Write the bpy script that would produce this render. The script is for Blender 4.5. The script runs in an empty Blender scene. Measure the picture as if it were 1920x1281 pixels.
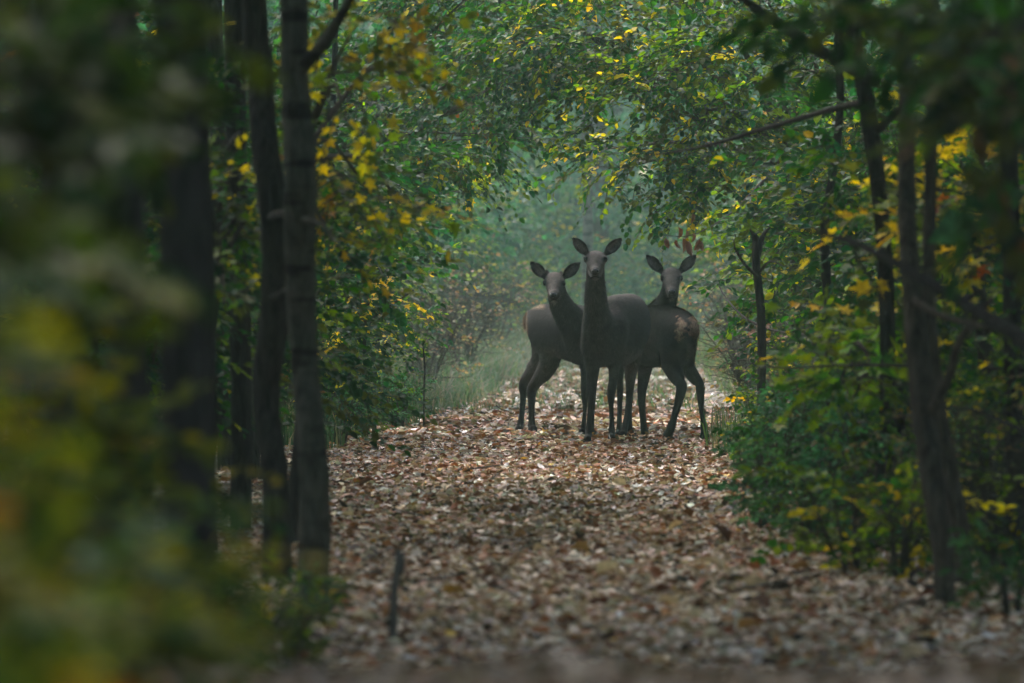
import bpy, math, random
import numpy as np
from mathutils import Vector

# ------------------------------------------------------------------ camera, sky, sun, exposure
scn = bpy.context.scene
F_PX, H_CAM, HORIZON = 12750.0, 1.24, 520.0          # focal length in photo pixels, eye height, horizon row
FOCUS = 50.0
cam_d = bpy.data.cameras.new('camera'); cam = bpy.data.objects.new('camera', cam_d)
scn.collection.objects.link(cam); scn.camera = cam
cam.location = (0, 0, H_CAM)
cam.rotation_euler = (math.radians(90) - math.atan((640.5 - HORIZON) / F_PX), 0, 0)
cam_d.sensor_width = 36.0
cam_d.lens = F_PX / 1920 * 36.0
cam_d.clip_start, cam_d.clip_end = 0.5, 1500
cam_d.dof.use_dof = True
cam_d.dof.focus_distance = FOCUS
cam_d.dof.aperture_fstop = 5.4

SUN_EL, SUN_AZ = math.radians(52), math.radians(-25)   # azimuth from +Y (ahead), negative = to the left
world = bpy.data.worlds.new('World'); scn.world = world; world.use_nodes = True
nt = world.node_tree
sky = nt.nodes.new('ShaderNodeTexSky'); sky.sky_type = 'NISHITA'; sky.sun_disc = False
sky.sun_elevation = SUN_EL; sky.sun_rotation = SUN_AZ
sky.air_density = 1.0; sky.dust_density = 4.0; sky.ozone_density = 1.0
bg = nt.nodes['Background']; bg.inputs['Strength'].default_value = 0.15
nt.links.new(sky.outputs[0], bg.inputs['Color'])
sun_d = bpy.data.lights.new('sun', 'SUN'); sun = bpy.data.objects.new('sun', sun_d)
scn.collection.objects.link(sun)
sun_d.energy = 1.2; sun_d.angle = math.radians(22); sun_d.color = (1.0, 0.96, 0.88)
_dir = Vector((math.sin(SUN_AZ) * math.cos(SUN_EL), math.cos(SUN_AZ) * math.cos(SUN_EL), math.sin(SUN_EL)))
sun.rotation_euler = _dir.to_track_quat('Z', 'Y').to_euler()
sun.location = (0, 0, 60)
scn.view_settings.view_transform = 'Standard'; scn.view_settings.look = 'None'
scn.view_settings.gamma = 1.0; scn.view_settings.use_curve_mapping = False
scn.view_settings.exposure = 2.3
scn.render.engine = 'CYCLES'
cy = scn.cycles
cy.use_denoising = True; cy.max_bounces = 6; cy.diffuse_bounces = 3; cy.glossy_bounces = 2
cy.transmission_bounces = 3; cy.volume_bounces = 1; cy.caustics_reflective = False; cy.caustics_refractive = False
HAZE_DENSITY = 0.0008
HAZE_COLOR = (0.66, 0.94, 0.80, 1)

rnd = random.Random(7)
RNG = np.random.default_rng(11)
COL = scn.collection


def at(px, py, Y):
    """photo pixel at distance Y -> world point"""
    return np.array([(px - 960.0) / F_PX * Y, Y, H_CAM - (py - HORIZON) / F_PX * Y])


# ------------------------------------------------------------------ mesh helpers
class MB:
    """collects vertices / faces / colours and links them as ONE mesh"""
    def __init__(s):
        s.v, s.c, s.q, s.t, s.n = [], [], [], [], 0

    def add(s, v, quads=None, tris=None, col=(1, 1, 1)):
        v = np.asarray(v, float)
        c = np.asarray(col, float)
        if c.ndim == 1:
            c = np.tile(c, (len(v), 1))
        s.v.append(v); s.c.append(c)
        if quads is not None and len(quads): s.q.append(np.asarray(quads, np.int64) + s.n)
        if tris is not None and len(tris): s.t.append(np.asarray(tris, np.int64) + s.n)
        s.n += len(v)

    def mesh(s, name, mat, smooth=True):
        v = np.concatenate(s.v) if s.v else np.zeros((0, 3)); c = np.concatenate(s.c)
        q = np.concatenate(s.q) if s.q else np.zeros((0, 4), np.int64)
        t = np.concatenate(s.t) if s.t else np.zeros((0, 3), np.int64)
        me = bpy.data.meshes.new(name)
        me.vertices.add(len(v)); me.vertices.foreach_set('co', v.astype(np.float32).ravel())
        nl = len(q) * 4 + len(t) * 3
        me.loops.add(nl)
        me.loops.foreach_set('vertex_index', np.concatenate([q.ravel(), t.ravel()]).astype(np.int32))
        me.polygons.add(len(q) + len(t))
        st = np.concatenate([np.arange(len(q)) * 4, len(q) * 4 + np.arange(len(t)) * 3]).astype(np.int32)
        me.polygons.foreach_set('loop_start', st)
        me.update(calc_edges=True); me.validate()
        me.polygons.foreach_set('use_smooth', np.full(len(me.polygons), smooth))
        a = me.color_attributes.new('Col', 'FLOAT_COLOR', 'POINT')
        a.data.foreach_set('color', np.concatenate([c, np.ones((len(c), 1))], 1).astype(np.float32).ravel())
        if mat: me.materials.append(mat)
        return me


def link(name, me, parent=None, loc=(0, 0, 0)):
    o = bpy.data.objects.new(name, me); COL.objects.link(o); o.location = loc
    if parent is not None: o.parent = parent
    return o


def tag(o, label=None, cat=None, group=None, kind=None):
    if label: o['label'] = label
    if cat: o['category'] = cat
    if group: o['group'] = group
    if kind: o['kind'] = kind
    return o


def empty(name, loc, label, cat, group=None):
    o = bpy.data.objects.new(name, None); COL.objects.link(o); o.location = loc
    o.empty_display_size = 0.2
    return tag(o, label, cat, group)


def copy_thing(src, loc, rz=0, sc=(1, 1, 1), label=None, group=None):
    r = src.copy(); COL.objects.link(r); r.location = loc; r.rotation_euler = (0, 0, rz); r.scale = sc
    if label: r['label'] = label
    if group: r['group'] = group
    for ch in list(src.children):
        c = ch.copy(); COL.objects.link(c); c.parent = r
        for g in list(ch.children):
            d = g.copy(); COL.objects.link(d); d.parent = c
    return r


def unit(v):
    v = np.asarray(v, float)
    return v / np.maximum(np.linalg.norm(v, axis=-1, keepdims=True), 1e-9)


def catmull(P, n):
    P = np.asarray(P, float)
    if len(P) < 3:
        t = np.linspace(0, 1, n * (len(P) - 1) + 1)[:, None]
        return P[0] * (1 - t) + P[1] * t
    Q = np.vstack([2 * P[0] - P[1], P, 2 * P[-1] - P[-2]])
    out = []
    for i in range(len(P) - 1):
        a, b, c, d = Q[i:i + 4]
        for k in range(n):
            t = k / n
            out.append(0.5 * (2 * b + (c - a) * t + (2 * a - 5 * b + 4 * c - d) * t * t + (-a + 3 * b - 3 * c + d) * t ** 3))
    out.append(P[-1])
    return np.array(out)


def tube(mb, pts, rad, seg=6, n=3, col=(1, 1, 1), rough=0.0, cap=True):
    """tapered bent tube; pts k x 3, rad k"""
    R = catmull(np.hstack([np.asarray(pts, float), np.asarray(rad, float)[:, None]]), n)
    P, r = R[:, :3], np.maximum(R[:, 3], 1e-4)
    T = unit(np.gradient(P, axis=0))
    ref = np.array([1.0, 0.05, 0.02]) if abs(T[0][0]) < 0.8 else np.array([0.0, 1, 0.1])
    A = unit(ref - (T @ ref)[:, None] * T); B = np.cross(T, A)
    th = np.linspace(0, 2 * np.pi, seg, endpoint=False)
    rr = r[:, None] * (1 + rough * (RNG.random((len(r), seg)) - .5))
    V = P[:, None] + rr[..., None] * (np.cos(th)[None, :, None] * A[:, None] + np.sin(th)[None, :, None] * B[:, None])
    m = len(P)
    i = np.arange(m - 1)[:, None] * seg; j = np.arange(seg)[None]; j2 = (j + 1) % seg
    q = np.stack([i + j, i + j2, i + seg + j2, i + seg + j], -1).reshape(-1, 4)
    v = V.reshape(-1, 3)
    tr = None
    if cap:
        v = np.vstack([v, P[-1] + T[-1] * r[-1] * .6, P[0] - T[0] * r[0] * .3])
        k = np.arange(seg); e = (m - 1) * seg
        tr = np.vstack([np.stack([e + k, e + (k + 1) % seg, np.full(seg, m * seg)], -1),
                        np.stack([(k + 1) % seg, k, np.full(seg, m * seg + 1)], -1)])
    mb.add(v, q, tr, col)


# leaf outlines: (along, across, lift); faces
OVATE = (np.array([[0, 0, 0], [.28, .42, .10], [.72, .34, .05], [1, 0, -.10], [.72, -.34, .05], [.28, -.42, .10], [.5, 0, -.02]]),
         None, np.array([[0, 6, 1], [1, 6, 2], [2, 6, 3], [0, 5, 6], [5, 4, 6], [4, 3, 6]]))
SIMPLE = (np.array([[0, 0, 0], [.35, .45, .08], [1, 0, -.08], [.35, -.45, .08]]), np.array([[0, 1, 2, 3]]), None)
_m = [(0, 0)]
for ang, r in [(-150, .30), (-115, .58), (-78, .34), (-55, .78), (-28, .42), (0, 1.0), (28, .42), (55, .78), (78, .34), (115, .58), (150, .30)]:
    _m.append((.32 + r * .68 * math.cos(math.radians(ang)), r * .62 * math.sin(math.radians(ang))))
_mv = np.array([[a, b, .09 * abs(b) / .5 - .05 * a] for a, b in _m] + [[.32, 0, -.02]])
MAPLE = (_mv, None, np.array([[12, k, k + 1] for k in range(0, 11)] + [[12, 11, 0]]))


def add_leaves(mb, shape, P, D, N, L, W, C, curl=1.0):
    """P base, D direction, N normal, L length, W width factor, C colour; all arrays"""
    tv, tq, tt = shape
    D = unit(D); S = unit(np.cross(N, D)); N = np.cross(D, S)
    n = len(P); k = len(tv)
    cu = np.broadcast_to(np.asarray(curl, float), (n,))
    V = (P[:, None] + tv[None, :, 0:1] * (L[:, None, None] * D[:, None]) + tv[None, :, 1:2] * ((L * W)[:, None, None] * S[:, None])
         + tv[None, :, 2:3] * ((L * cu)[:, None, None] * N[:, None]))
    off = (np.arange(n) * k)[:, None, None]
    q = (tq[None] + off).reshape(-1, 4) if tq is not None else None
    t = (tt[None] + off).reshape(-1, 3) if tt is not None else None
    mb.add(V.reshape(-1, 3), q, t, np.repeat(C, k, 0))


def palette(rng, n, cols, w, jit=.25):
    cols = np.array(cols); w = np.array(w, float); w /= w.sum()
    c = cols[rng.choice(len(cols), n, p=w)]
    return np.clip(c * (1 + jit * (rng.random((n, 1)) * 2 - 1)) * (1 + .12 * (rng.random((n, 3)) * 2 - 1)), 0.003, .8)


DEEP = (.010, .034, .010); MID = (.024, .078, .012); TEAL = (.014, .055, .028); LIME = (.12, .18, .014)
YEL = (.50, .37, .015); OLIVE = (.055, .070, .013); RUST = (.20, .075, .022); TAN = (.28, .20, .12)
GREENS = ([DEEP, MID, TEAL, LIME, OLIVE, YEL, RUST], [3.2, 4.5, 4.2, 2.0, 2.4, .3, .12])
FARG = ([(.014, .050, .034), (.024, .080, .050), (.034, .092, .046), (.055, .10, .035)], [4, 4, 2, .6])  # teal leaf tints stand in for haze over the far trees
YELLOWS = ([MID, LIME, OLIVE, YEL, RUST], [1.2, 2, 1.5, 3.2, .4])
DARKG = ([DEEP, MID, TEAL, OLIVE, LIME], [5, 2.5, 2, 1.5, .5])
MIXED = ([MID, LIME, OLIVE, YEL, TEAL, DEEP], [3, 2.4, 3, .8, 1.2, 2.2])


def sprays(leaf_mb, twig_mb, centres, outward, rng, pal, leafL=.075, per=11, length=.38, shape=OVATE, droop=.25, flat=.35, wfac=.8, twig_r=.003, twig_col=(1, 1, 1)):
    """flat twig sprays with alternating leaves, one per centre. a whole spray shares a tint"""
    n = len(centres)
    d = unit(outward + rng.normal(0, .45, (n, 3)) * [1, 1, .5]); d[:, 2] -= droop * rng.random(n)
    d = unit(d)
    up = unit(np.array([0, 0, 1.0]) + rng.normal(0, flat, (n, 3)))
    S = unit(np.cross(up, d)); U = np.cross(d, S)
    ln = length * (.6 + .8 * rng.random(n))
    t = (np.arange(per) + .6) / per
    side = np.where(np.arange(per) % 2, 1.0, -1.0)
    base = centres[:, None] + d[:, None] * (ln[:, None, None] * t[None, :, None]) - U[:, None] * (ln[:, None, None] * (t ** 2)[None, :, None] * .22)
    ldir = d[:, None] * .75 + S[:, None] * side[None, :, None] * (.95 - .5 * t[None, :, None]) + rng.normal(0, .22, (n, per, 3))
    ldir[..., 2] -= .18
    nrm = U[:, None] + rng.normal(0, .32, (n, per, 3))
    L = leafL * (.55 + .7 * rng.random((n, per)))
    keep = rng.random((n, per)) < .88
    tint = palette(rng, n, *pal, jit=.3)
    C = tint[:, None] * (1 + .35 * (rng.random((n, per, 1)) - .5)); C2 = palette(rng, n * per, *pal).reshape(n, per, 3)
    C = np.where(rng.random((n, per, 1)) < .3, C2, C)
    k = keep.ravel()
    add_leaves(leaf_mb, shape, base.reshape(-1, 3)[k], ldir.reshape(-1, 3)[k], nrm.reshape(-1, 3)[k], L.ravel()[k],
               np.full(k.sum(), wfac), C.reshape(-1, 3)[k], curl=.6 + rng.random(k.sum()))
    if twig_mb is not None:     # thin three-sided twig
        p0, p1, p2 = centres, centres + d * (ln * .5)[:, None] - U * (ln * .05)[:, None], centres + d * ln[:, None] - U * (ln * .2)[:, None]
        ring = []
        for p, r in ((p0, twig_r), (p1, twig_r * .8), (p2, twig_r * .4)):
            for a in (0, 2.1, 4.2):
                ring.append(p + r * (math.cos(a) * S + math.sin(a) * U))
        V = np.stack(ring, 1).reshape(-1, 3)
        q = np.array([[r * 3 + a, r * 3 + (a + 1) % 3, r * 3 + 3 + (a + 1) % 3, r * 3 + 3 + a] for r in (0, 1) for a in range(3)])
        twig_mb.add(V, (q[None] + (np.arange(n) * 9)[:, None, None]).reshape(-1, 4), None, twig_col)


def blob_points(rng, c, r, n, clumps=9, shell=.5):
    """clumpy points in an ellipsoid"""
    u = unit(rng.normal(size=(clumps, 3))); rad = rng.random((clumps, 1)) ** (1 / 3) * .85
    cc = u * rad
    p = cc[rng.integers(0, clumps, n)] + rng.normal(0, .26, (n, 3))
    l = np.linalg.norm(p, axis=1, keepdims=True)
    p = np.where(l > 1, p / l * (.75 + .25 * rng.random((n, 1))), p)
    return np.asarray(c) + p * np.asarray(r), unit(p * [1, 1, .4] + 1e-4)


# ------------------------------------------------------------------ materials
def new_mat(name):
    m = bpy.data.materials.new(name); m.use_nodes = True
    nt = m.node_tree; nt.nodes.clear()
    return m, nt, nt.nodes.new('ShaderNodeOutputMaterial')


def nd(nt, t, **kw):
    n = nt.nodes.new(t)
    for k, v in kw.items(): setattr(n, k, v)
    return n


def leaf_mat(name, trans=.42, rough=.5, spec=.22, sat=1.12):
    m, nt, out = new_mat(name)
    at_ = nd(nt, 'ShaderNodeAttribute', attribute_name='Col')
    oi = nd(nt, 'ShaderNodeObjectInfo')
    tc = nd(nt, 'ShaderNodeNewGeometry')
    nz = nd(nt, 'ShaderNodeTexNoise'); nz.inputs['Scale'].default_value = 26; nz.inputs['Detail'].default_value = 2
    nt.links.new(tc.outputs['Position'], nz.inputs['Vector'])
    mr = nd(nt, 'ShaderNodeMapRange'); mr.inputs[1].default_value = .3; mr.inputs[2].default_value = .7; mr.inputs[3].default_value = .65; mr.inputs[4].default_value = 1.3
    nt.links.new(nz.outputs['Fac'], mr.inputs[0])
    hv = nd(nt, 'ShaderNodeHueSaturation'); hv.inputs['Saturation'].default_value = sat
    mh = nd(nt, 'ShaderNodeMapRange'); mh.inputs[3].default_value = .485; mh.inputs[4].default_value = .515
    nt.links.new(oi.outputs['Random'], mh.inputs[0]); nt.links.new(mh.outputs[0], hv.inputs['Hue'])
    nt.links.new(mr.outputs[0], hv.inputs['Value']); nt.links.new(at_.outputs['Color'], hv.inputs['Color'])
    b = nd(nt, 'ShaderNodeBsdfPrincipled'); b.inputs['Roughness'].default_value = rough
    b.inputs['Specular IOR Level'].default_value = spec
    nt.links.new(hv.outputs[0], b.inputs['Base Color'])
    tr = nd(nt, 'ShaderNodeBsdfTranslucent'); mx = nd(nt, 'ShaderNodeMixShader'); mx.inputs[0].default_value = trans
    g = nd(nt, 'ShaderNodeMix', data_type='RGBA', blend_type='MULTIPLY'); g.inputs['Factor'].default_value = 1
    nt.links.new(hv.outputs[0], g.inputs['A']); g.inputs['B'].default_value = (1.5, 1.6, .8, 1)
    nt.links.new(g.outputs['Result'], tr.inputs['Color'])
    nt.links.new(b.outputs[0], mx.inputs[1]); nt.links.new(tr.outputs[0], mx.inputs[2]); nt.links.new(mx.outputs[0], out.inputs[0])
    return m


def bark_mat(name, c0, c1, bands=False, scale=14):
    m, nt, out = new_mat(name)
    tc = nd(nt, 'ShaderNodeTexCoord'); mp = nd(nt, 'ShaderNodeMapping')
    mp.inputs['Scale'].default_value = (1, 1, .22)
    nt.links.new(tc.outputs['Object'], mp.inputs['Vector'])
    nz = nd(nt, 'ShaderNodeTexNoise'); nz.inputs['Scale'].default_value = scale * 3; nz.inputs['Detail'].default_value = 6; nz.inputs['Roughness'].default_value = .65
    nt.links.new(mp.outputs[0], nz.inputs['Vector'])
    vo = nd(nt, 'ShaderNodeTexVoronoi'); vo.inputs['Scale'].default_value = scale * 2.2
    nt.links.new(mp.outputs[0], vo.inputs['Vector'])
    cr = nd(nt, 'ShaderNodeValToRGB')
    cr.color_ramp.elements[0].color = (*c0, 1); cr.color_ramp.elements[1].color = (*c1, 1)
    cr.color_ramp.elements[0].position = .3; cr.color_ramp.elements[1].position = .72
    nt.links.new(nz.outputs['Fac'], cr.inputs[0])
    src = cr.outputs[0]
    moss = nd(nt, 'ShaderNodeTexNoise'); moss.inputs['Scale'].default_value = 3.5; moss.inputs['Detail'].default_value = 4
    nt.links.new(tc.outputs['Object'], moss.inputs['Vector'])
    mrm = nd(nt, 'ShaderNodeMapRange'); mrm.inputs[1].default_value = .5; mrm.inputs[2].default_value = .75; mrm.inputs[4].default_value = .55
    nt.links.new(moss.outputs['Fac'], mrm.inputs[0])
    mm = nd(nt, 'ShaderNodeMix', data_type='RGBA'); nt.links.new(mrm.outputs[0], mm.inputs['Factor'])
    nt.links.new(src, mm.inputs['A']); mm.inputs['B'].default_value = (.030, .036, .020, 1); src = mm.outputs['Result']
    if bands:
        mp2 = nd(nt, 'ShaderNodeMapping'); mp2.inputs['Scale'].default_value = (1.4, 1.4, 9)
        nt.links.new(tc.outputs['Object'], mp2.inputs['Vector'])
        n2 = nd(nt, 'ShaderNodeTexNoise'); n2.inputs['Scale'].default_value = 1.6; n2.inputs['Detail'].default_value = 3
        nt.links.new(mp2.outputs[0], n2.inputs['Vector'])
        r2 = nd(nt, 'ShaderNodeMapRange'); r2.inputs[1].default_value = .54; r2.inputs[2].default_value = .62
        nt.links.new(n2.outputs['Fac'], r2.inputs[0])
        m2 = nd(nt, 'ShaderNodeMix', data_type='RGBA'); nt.links.new(r2.outputs[0], m2.inputs['Factor'])
        nt.links.new(src, m2.inputs['A']); m2.inputs['B'].default_value = (.018, .015, .013, 1); src = m2.outputs['Result']
    b = nd(nt, 'ShaderNodeBsdfPrincipled'); b.inputs['Roughness'].default_value = .95; b.inputs['Specular IOR Level'].default_value = .08
    nt.links.new(src, b.inputs['Base Color'])
    ad = nd(nt, 'ShaderNodeMath', operation='ADD'); nt.links.new(nz.outputs['Fac'], ad.inputs[0]); nt.links.new(vo.outputs['Distance'], ad.inputs[1])
    bp = nd(nt, 'ShaderNodeBump'); bp.inputs['Strength'].default_value = 1; bp.inputs['Distance'].default_value = .02
    nt.links.new(ad.outputs[0], bp.inputs['Height']); nt.links.new(bp.outputs[0], b.inputs['Normal'])
    nt.links.new(b.outputs[0], out.inputs[0])
    return m


def ground_mat(name, cols, scale):
    m, nt, out = new_mat(name)
    tc = nd(nt, 'ShaderNodeTexCoord')
    vo = nd(nt, 'ShaderNodeTexVoronoi'); vo.inputs['Scale'].default_value = scale
    nt.links.new(tc.outputs['Object'], vo.inputs['Vector'])
    sep = nd(nt, 'ShaderNodeSeparateColor'); nt.links.new(vo.outputs['Color'], sep.inputs[0])
    cr = nd(nt, 'ShaderNodeValToRGB'); e = cr.color_ramp.elements
    while len(e) < len(cols): e.new(.5)
    for k, c in enumerate(cols):
        e[k].position = k / (len(cols) - 1); e[k].color = (*c, 1)
    nt.links.new(sep.outputs[0], cr.inputs[0])
    nz = nd(nt, 'ShaderNodeTexNoise'); nz.inputs['Scale'].default_value = 1.3; nz.inputs['Detail'].default_value = 6
    nt.links.new(tc.outputs['Object'], nz.inputs['Vector'])
    mr = nd(nt, 'ShaderNodeMapRange'); mr.inputs[1].default_value = .35; mr.inputs[2].default_value = .65; mr.inputs[3].default_value = .6; mr.inputs[4].default_value = 1.15
    nt.links.new(nz.outputs['Fac'], mr.inputs[0])
    hv = nd(nt, 'ShaderNodeHueSaturation'); nt.links.new(cr.outputs[0], hv.inputs['Color']); nt.links.new(mr.outputs[0], hv.inputs['Value'])
    b = nd(nt, 'ShaderNodeBsdfPrincipled'); b.inputs['Roughness'].default_value = .9
    nt.links.new(hv.outputs[0], b.inputs['Base Color'])
    bp = nd(nt, 'ShaderNodeBump'); bp.inputs['Strength'].default_value = 1; bp.inputs['Distance'].default_value = .03
    nt.links.new(vo.outputs['Distance'], bp.inputs['Height']); nt.links.new(bp.outputs[0], b.inputs['Normal'])
    nt.links.new(b.outputs[0], out.inputs[0])
    return m


def coat_mat():
    m, nt, out = new_mat('deer_coat')
    a = nd(nt, 'ShaderNodeAttribute', attribute_name='Col')
    tc = nd(nt, 'ShaderNodeTexCoord'); mp = nd(nt, 'ShaderNodeMapping'); mp.inputs['Scale'].default_value = (1, 1, .35)
    nt.links.new(tc.outputs['Object'], mp.inputs['Vector'])
    nz = nd(nt, 'ShaderNodeTexNoise'); nz.inputs['Scale'].default_value = 180; nz.inputs['Detail'].default_value = 4
    nt.links.new(mp.outputs[0], nz.inputs['Vector'])
    n2 = nd(nt, 'ShaderNodeTexNoise'); n2.inputs['Scale'].default_value = 9; n2.inputs['Detail'].default_value = 5
    nt.links.new(tc.outputs['Object'], n2.inputs['Vector'])
    ad = nd(nt, 'ShaderNodeMath', operation='ADD'); nt.links.new(nz.outputs['Fac'], ad.inputs[0]); nt.links.new(n2.outputs['Fac'], ad.inputs[1])
    mr = nd(nt, 'ShaderNodeMapRange'); mr.inputs[1].default_value = .7; mr.inputs[2].default_value = 1.3; mr.inputs[3].default_value = .45; mr.inputs[4].default_value = 1.6
    nt.links.new(ad.outputs[0], mr.inputs[0])
    hv = nd(nt, 'ShaderNodeHueSaturation'); nt.links.new(a.outputs['Color'], hv.inputs['Color']); nt.links.new(mr.outputs[0], hv.inputs['Value'])
    b = nd(nt, 'ShaderNodeBsdfPrincipled'); b.inputs['Roughness'].default_value = .85; b.inputs['Specular IOR Level'].default_value = .12
    b.inputs['Sheen Weight'].default_value = .02; b.inputs['Sheen Roughness'].default_value = .5
    nt.links.new(hv.outputs[0], b.inputs['Base Color'])
    bp = nd(nt, 'ShaderNodeBump'); bp.inputs['Strength'].default_value = .6; bp.inputs['Distance'].default_value = .006
    nt.links.new(nz.outputs['Fac'], bp.inputs['Height']); nt.links.new(bp.outputs[0], b.inputs['Normal'])
    nt.links.new(b.outputs[0], out.inputs[0])
    return m


def plain_mat(name, col, rough, spec=.5):
    m, nt, out = new_mat(name)
    tc = nd(nt, 'ShaderNodeTexCoord'); nz = nd(nt, 'ShaderNodeTexNoise'); nz.inputs['Scale'].default_value = 120
    nt.links.new(tc.outputs['Object'], nz.inputs['Vector'])
    cr = nd(nt, 'ShaderNodeValToRGB'); cr.color_ramp.elements[0].color = (*[c * .7 for c in col], 1); cr.color_ramp.elements[1].color = (*[c * 1.3 for c in col], 1)
    nt.links.new(nz.outputs['Fac'], cr.inputs[0])
    b = nd(nt, 'ShaderNodeBsdfPrincipled'); b.inputs['Roughness'].default_value = rough; b.inputs['Specular IOR Level'].default_value = spec
    nt.links.new(cr.outputs[0], b.inputs['Base Color']); nt.links.new(b.outputs[0], out.inputs[0])
    return m


M_LEAF = leaf_mat('green_leaf', spec=.10)
M_LITTER = leaf_mat('dry_leaf', trans=.08, rough=.6, spec=.25, sat=1.0)
M_GRASS = leaf_mat('grass_blade', trans=.3, rough=.6, spec=.2)
M_BARK = bark_mat('dark_bark', (.007, .006, .006), (.046, .038, .035))
M_BARK2 = bark_mat('grey_banded_bark', (.026, .025, .020), (.105, .100, .078), bands=True)
M_BARK_BROWN = bark_mat('brown_mossy_bark', (.018, .014, .011), (.11, .085, .065))
M_TWIG = bark_mat('twig_bark', (.030, .024, .020), (.075, .060, .05), scale=30)
M_COAT = coat_mat()
M_FUR = leaf_mat('coat_hair', trans=.1, rough=.7, spec=.15, sat=1.0)
M_EYE = plain_mat('dark_eye', (.006, .005, .005), .08, .7)
M_NOSE = plain_mat('wet_nose', (.012, .011, .012), .35, .6)
M_HOOF = plain_mat('dark_hoof', (.018, .016, .016), .45)


# ------------------------------------------------------------------ ground, path
def smooth(a, b, x):
    t = np.clip((x - a) / (b - a), 0, 1); return t * t * (3 - 2 * t)


def path_x(Y):
    Y = np.asarray(Y, float)
    return np.where(Y < 50, .35 - .25 * smooth(25, 50, Y), .1 + (Y - 50) * .030) + .0045 * np.maximum(Y - 92, 0) ** 2


def path_hw(Y):
    Y = np.asarray(Y, float)
    return 1.35 - .45 * smooth(52, 92, Y) + .5 * smooth(34, 24, Y)


def gz(x, y):
    x = np.asarray(x, float); y = np.asarray(y, float)
    crest = .562 + .012 * np.sin(x * 7 + 1) + .008 * np.sin(x * 17)
    z = crest * smooth(19.5, 10.5, y)
    z = z + .02 * np.sin(x * 1.9 + y * .7) * np.cos(y * .9 + x) * smooth(8, 25, y)
    off = np.abs(x - path_x(y)) - path_hw(y)
    z = z + .10 * smooth(0, 1.2, off) * smooth(18, 30, y)
    z = z + .9 * smooth(6, 40, off) * smooth(18, 40, y)
    return z


def grid_axis(dense, lo, hi):
    return np.array(sorted(set(np.round(np.concatenate([dense, lo, hi]), 4))))


def sheet(name, X, Y, lift, mat):
    gx, gy = np.meshgrid(X, Y)
    V = np.stack([gx, gy, gz(gx, gy) + lift], -1).reshape(-1, 3)
    nx, ny = len(X), len(Y)
    i = (np.arange(ny - 1)[:, None] * nx + np.arange(nx - 1)[None]).ravel()
    mb = MB(); mb.add(V, np.stack([i, i + 1, i + nx + 1, i + nx], -1)); return mb.mesh(name, mat)


g_me = sheet('ground', grid_axis(np.arange(-8, 8.01, .2), np.arange(-120, -8, 8), np.arange(12, 121, 8)),
             grid_axis(np.arange(2, 120, .35), np.arange(-28, 2, 3), np.arange(122, 232, 5)), 0,
             ground_mat('forest_floor', [(.035, .028, .02), (.07, .045, .028), (.05, .05, .028), (.10, .07, .05)], 14))
ground = tag(link('ground', g_me), kind='structure')
# leaf covered path: a strip that follows the bends
ys = np.arange(3, 118, .35); mb = MB(); nx = 19
u = np.linspace(-1, 1, nx)
wv = path_hw(ys) * (1 + .07 * np.sin(ys * 1.3) + .05 * np.sin(ys * 3.1))
gx = path_x(ys)[:, None] + u[None] * wv[:, None]; gy = np.repeat(ys[:, None], nx, 1)
i = (np.arange(len(ys) - 1)[:, None] * nx + np.arange(nx - 1)[None]).ravel()
mb.add(np.stack([gx, gy, gz(gx, gy) + .012], -1).reshape(-1, 3), np.stack([i, i + 1, i + nx + 1, i + nx], -1))
path = tag(link('forest_path', mb.mesh('forest_path', ground_mat('leafy_soil', [(.06, .035, .022), (.12, .075, .05), (.05, .032, .02), (.19, .14, .10), (.09, .05, .025)], 16))), kind='structure')

# fallen leaves
LIT = ([(.52, .40, .29), (.38, .27, .17), (.24, .085, .03), (.14, .05, .022), (.30, .14, .05), (.045, .028, .020), (.64, .58, .52), (.50, .30, .05), (.17, .17, .10)],
       [2.8, 2.6, 2.8, 2.5, 2.2, 3.4, 2.1, .25, 1.0])


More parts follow.
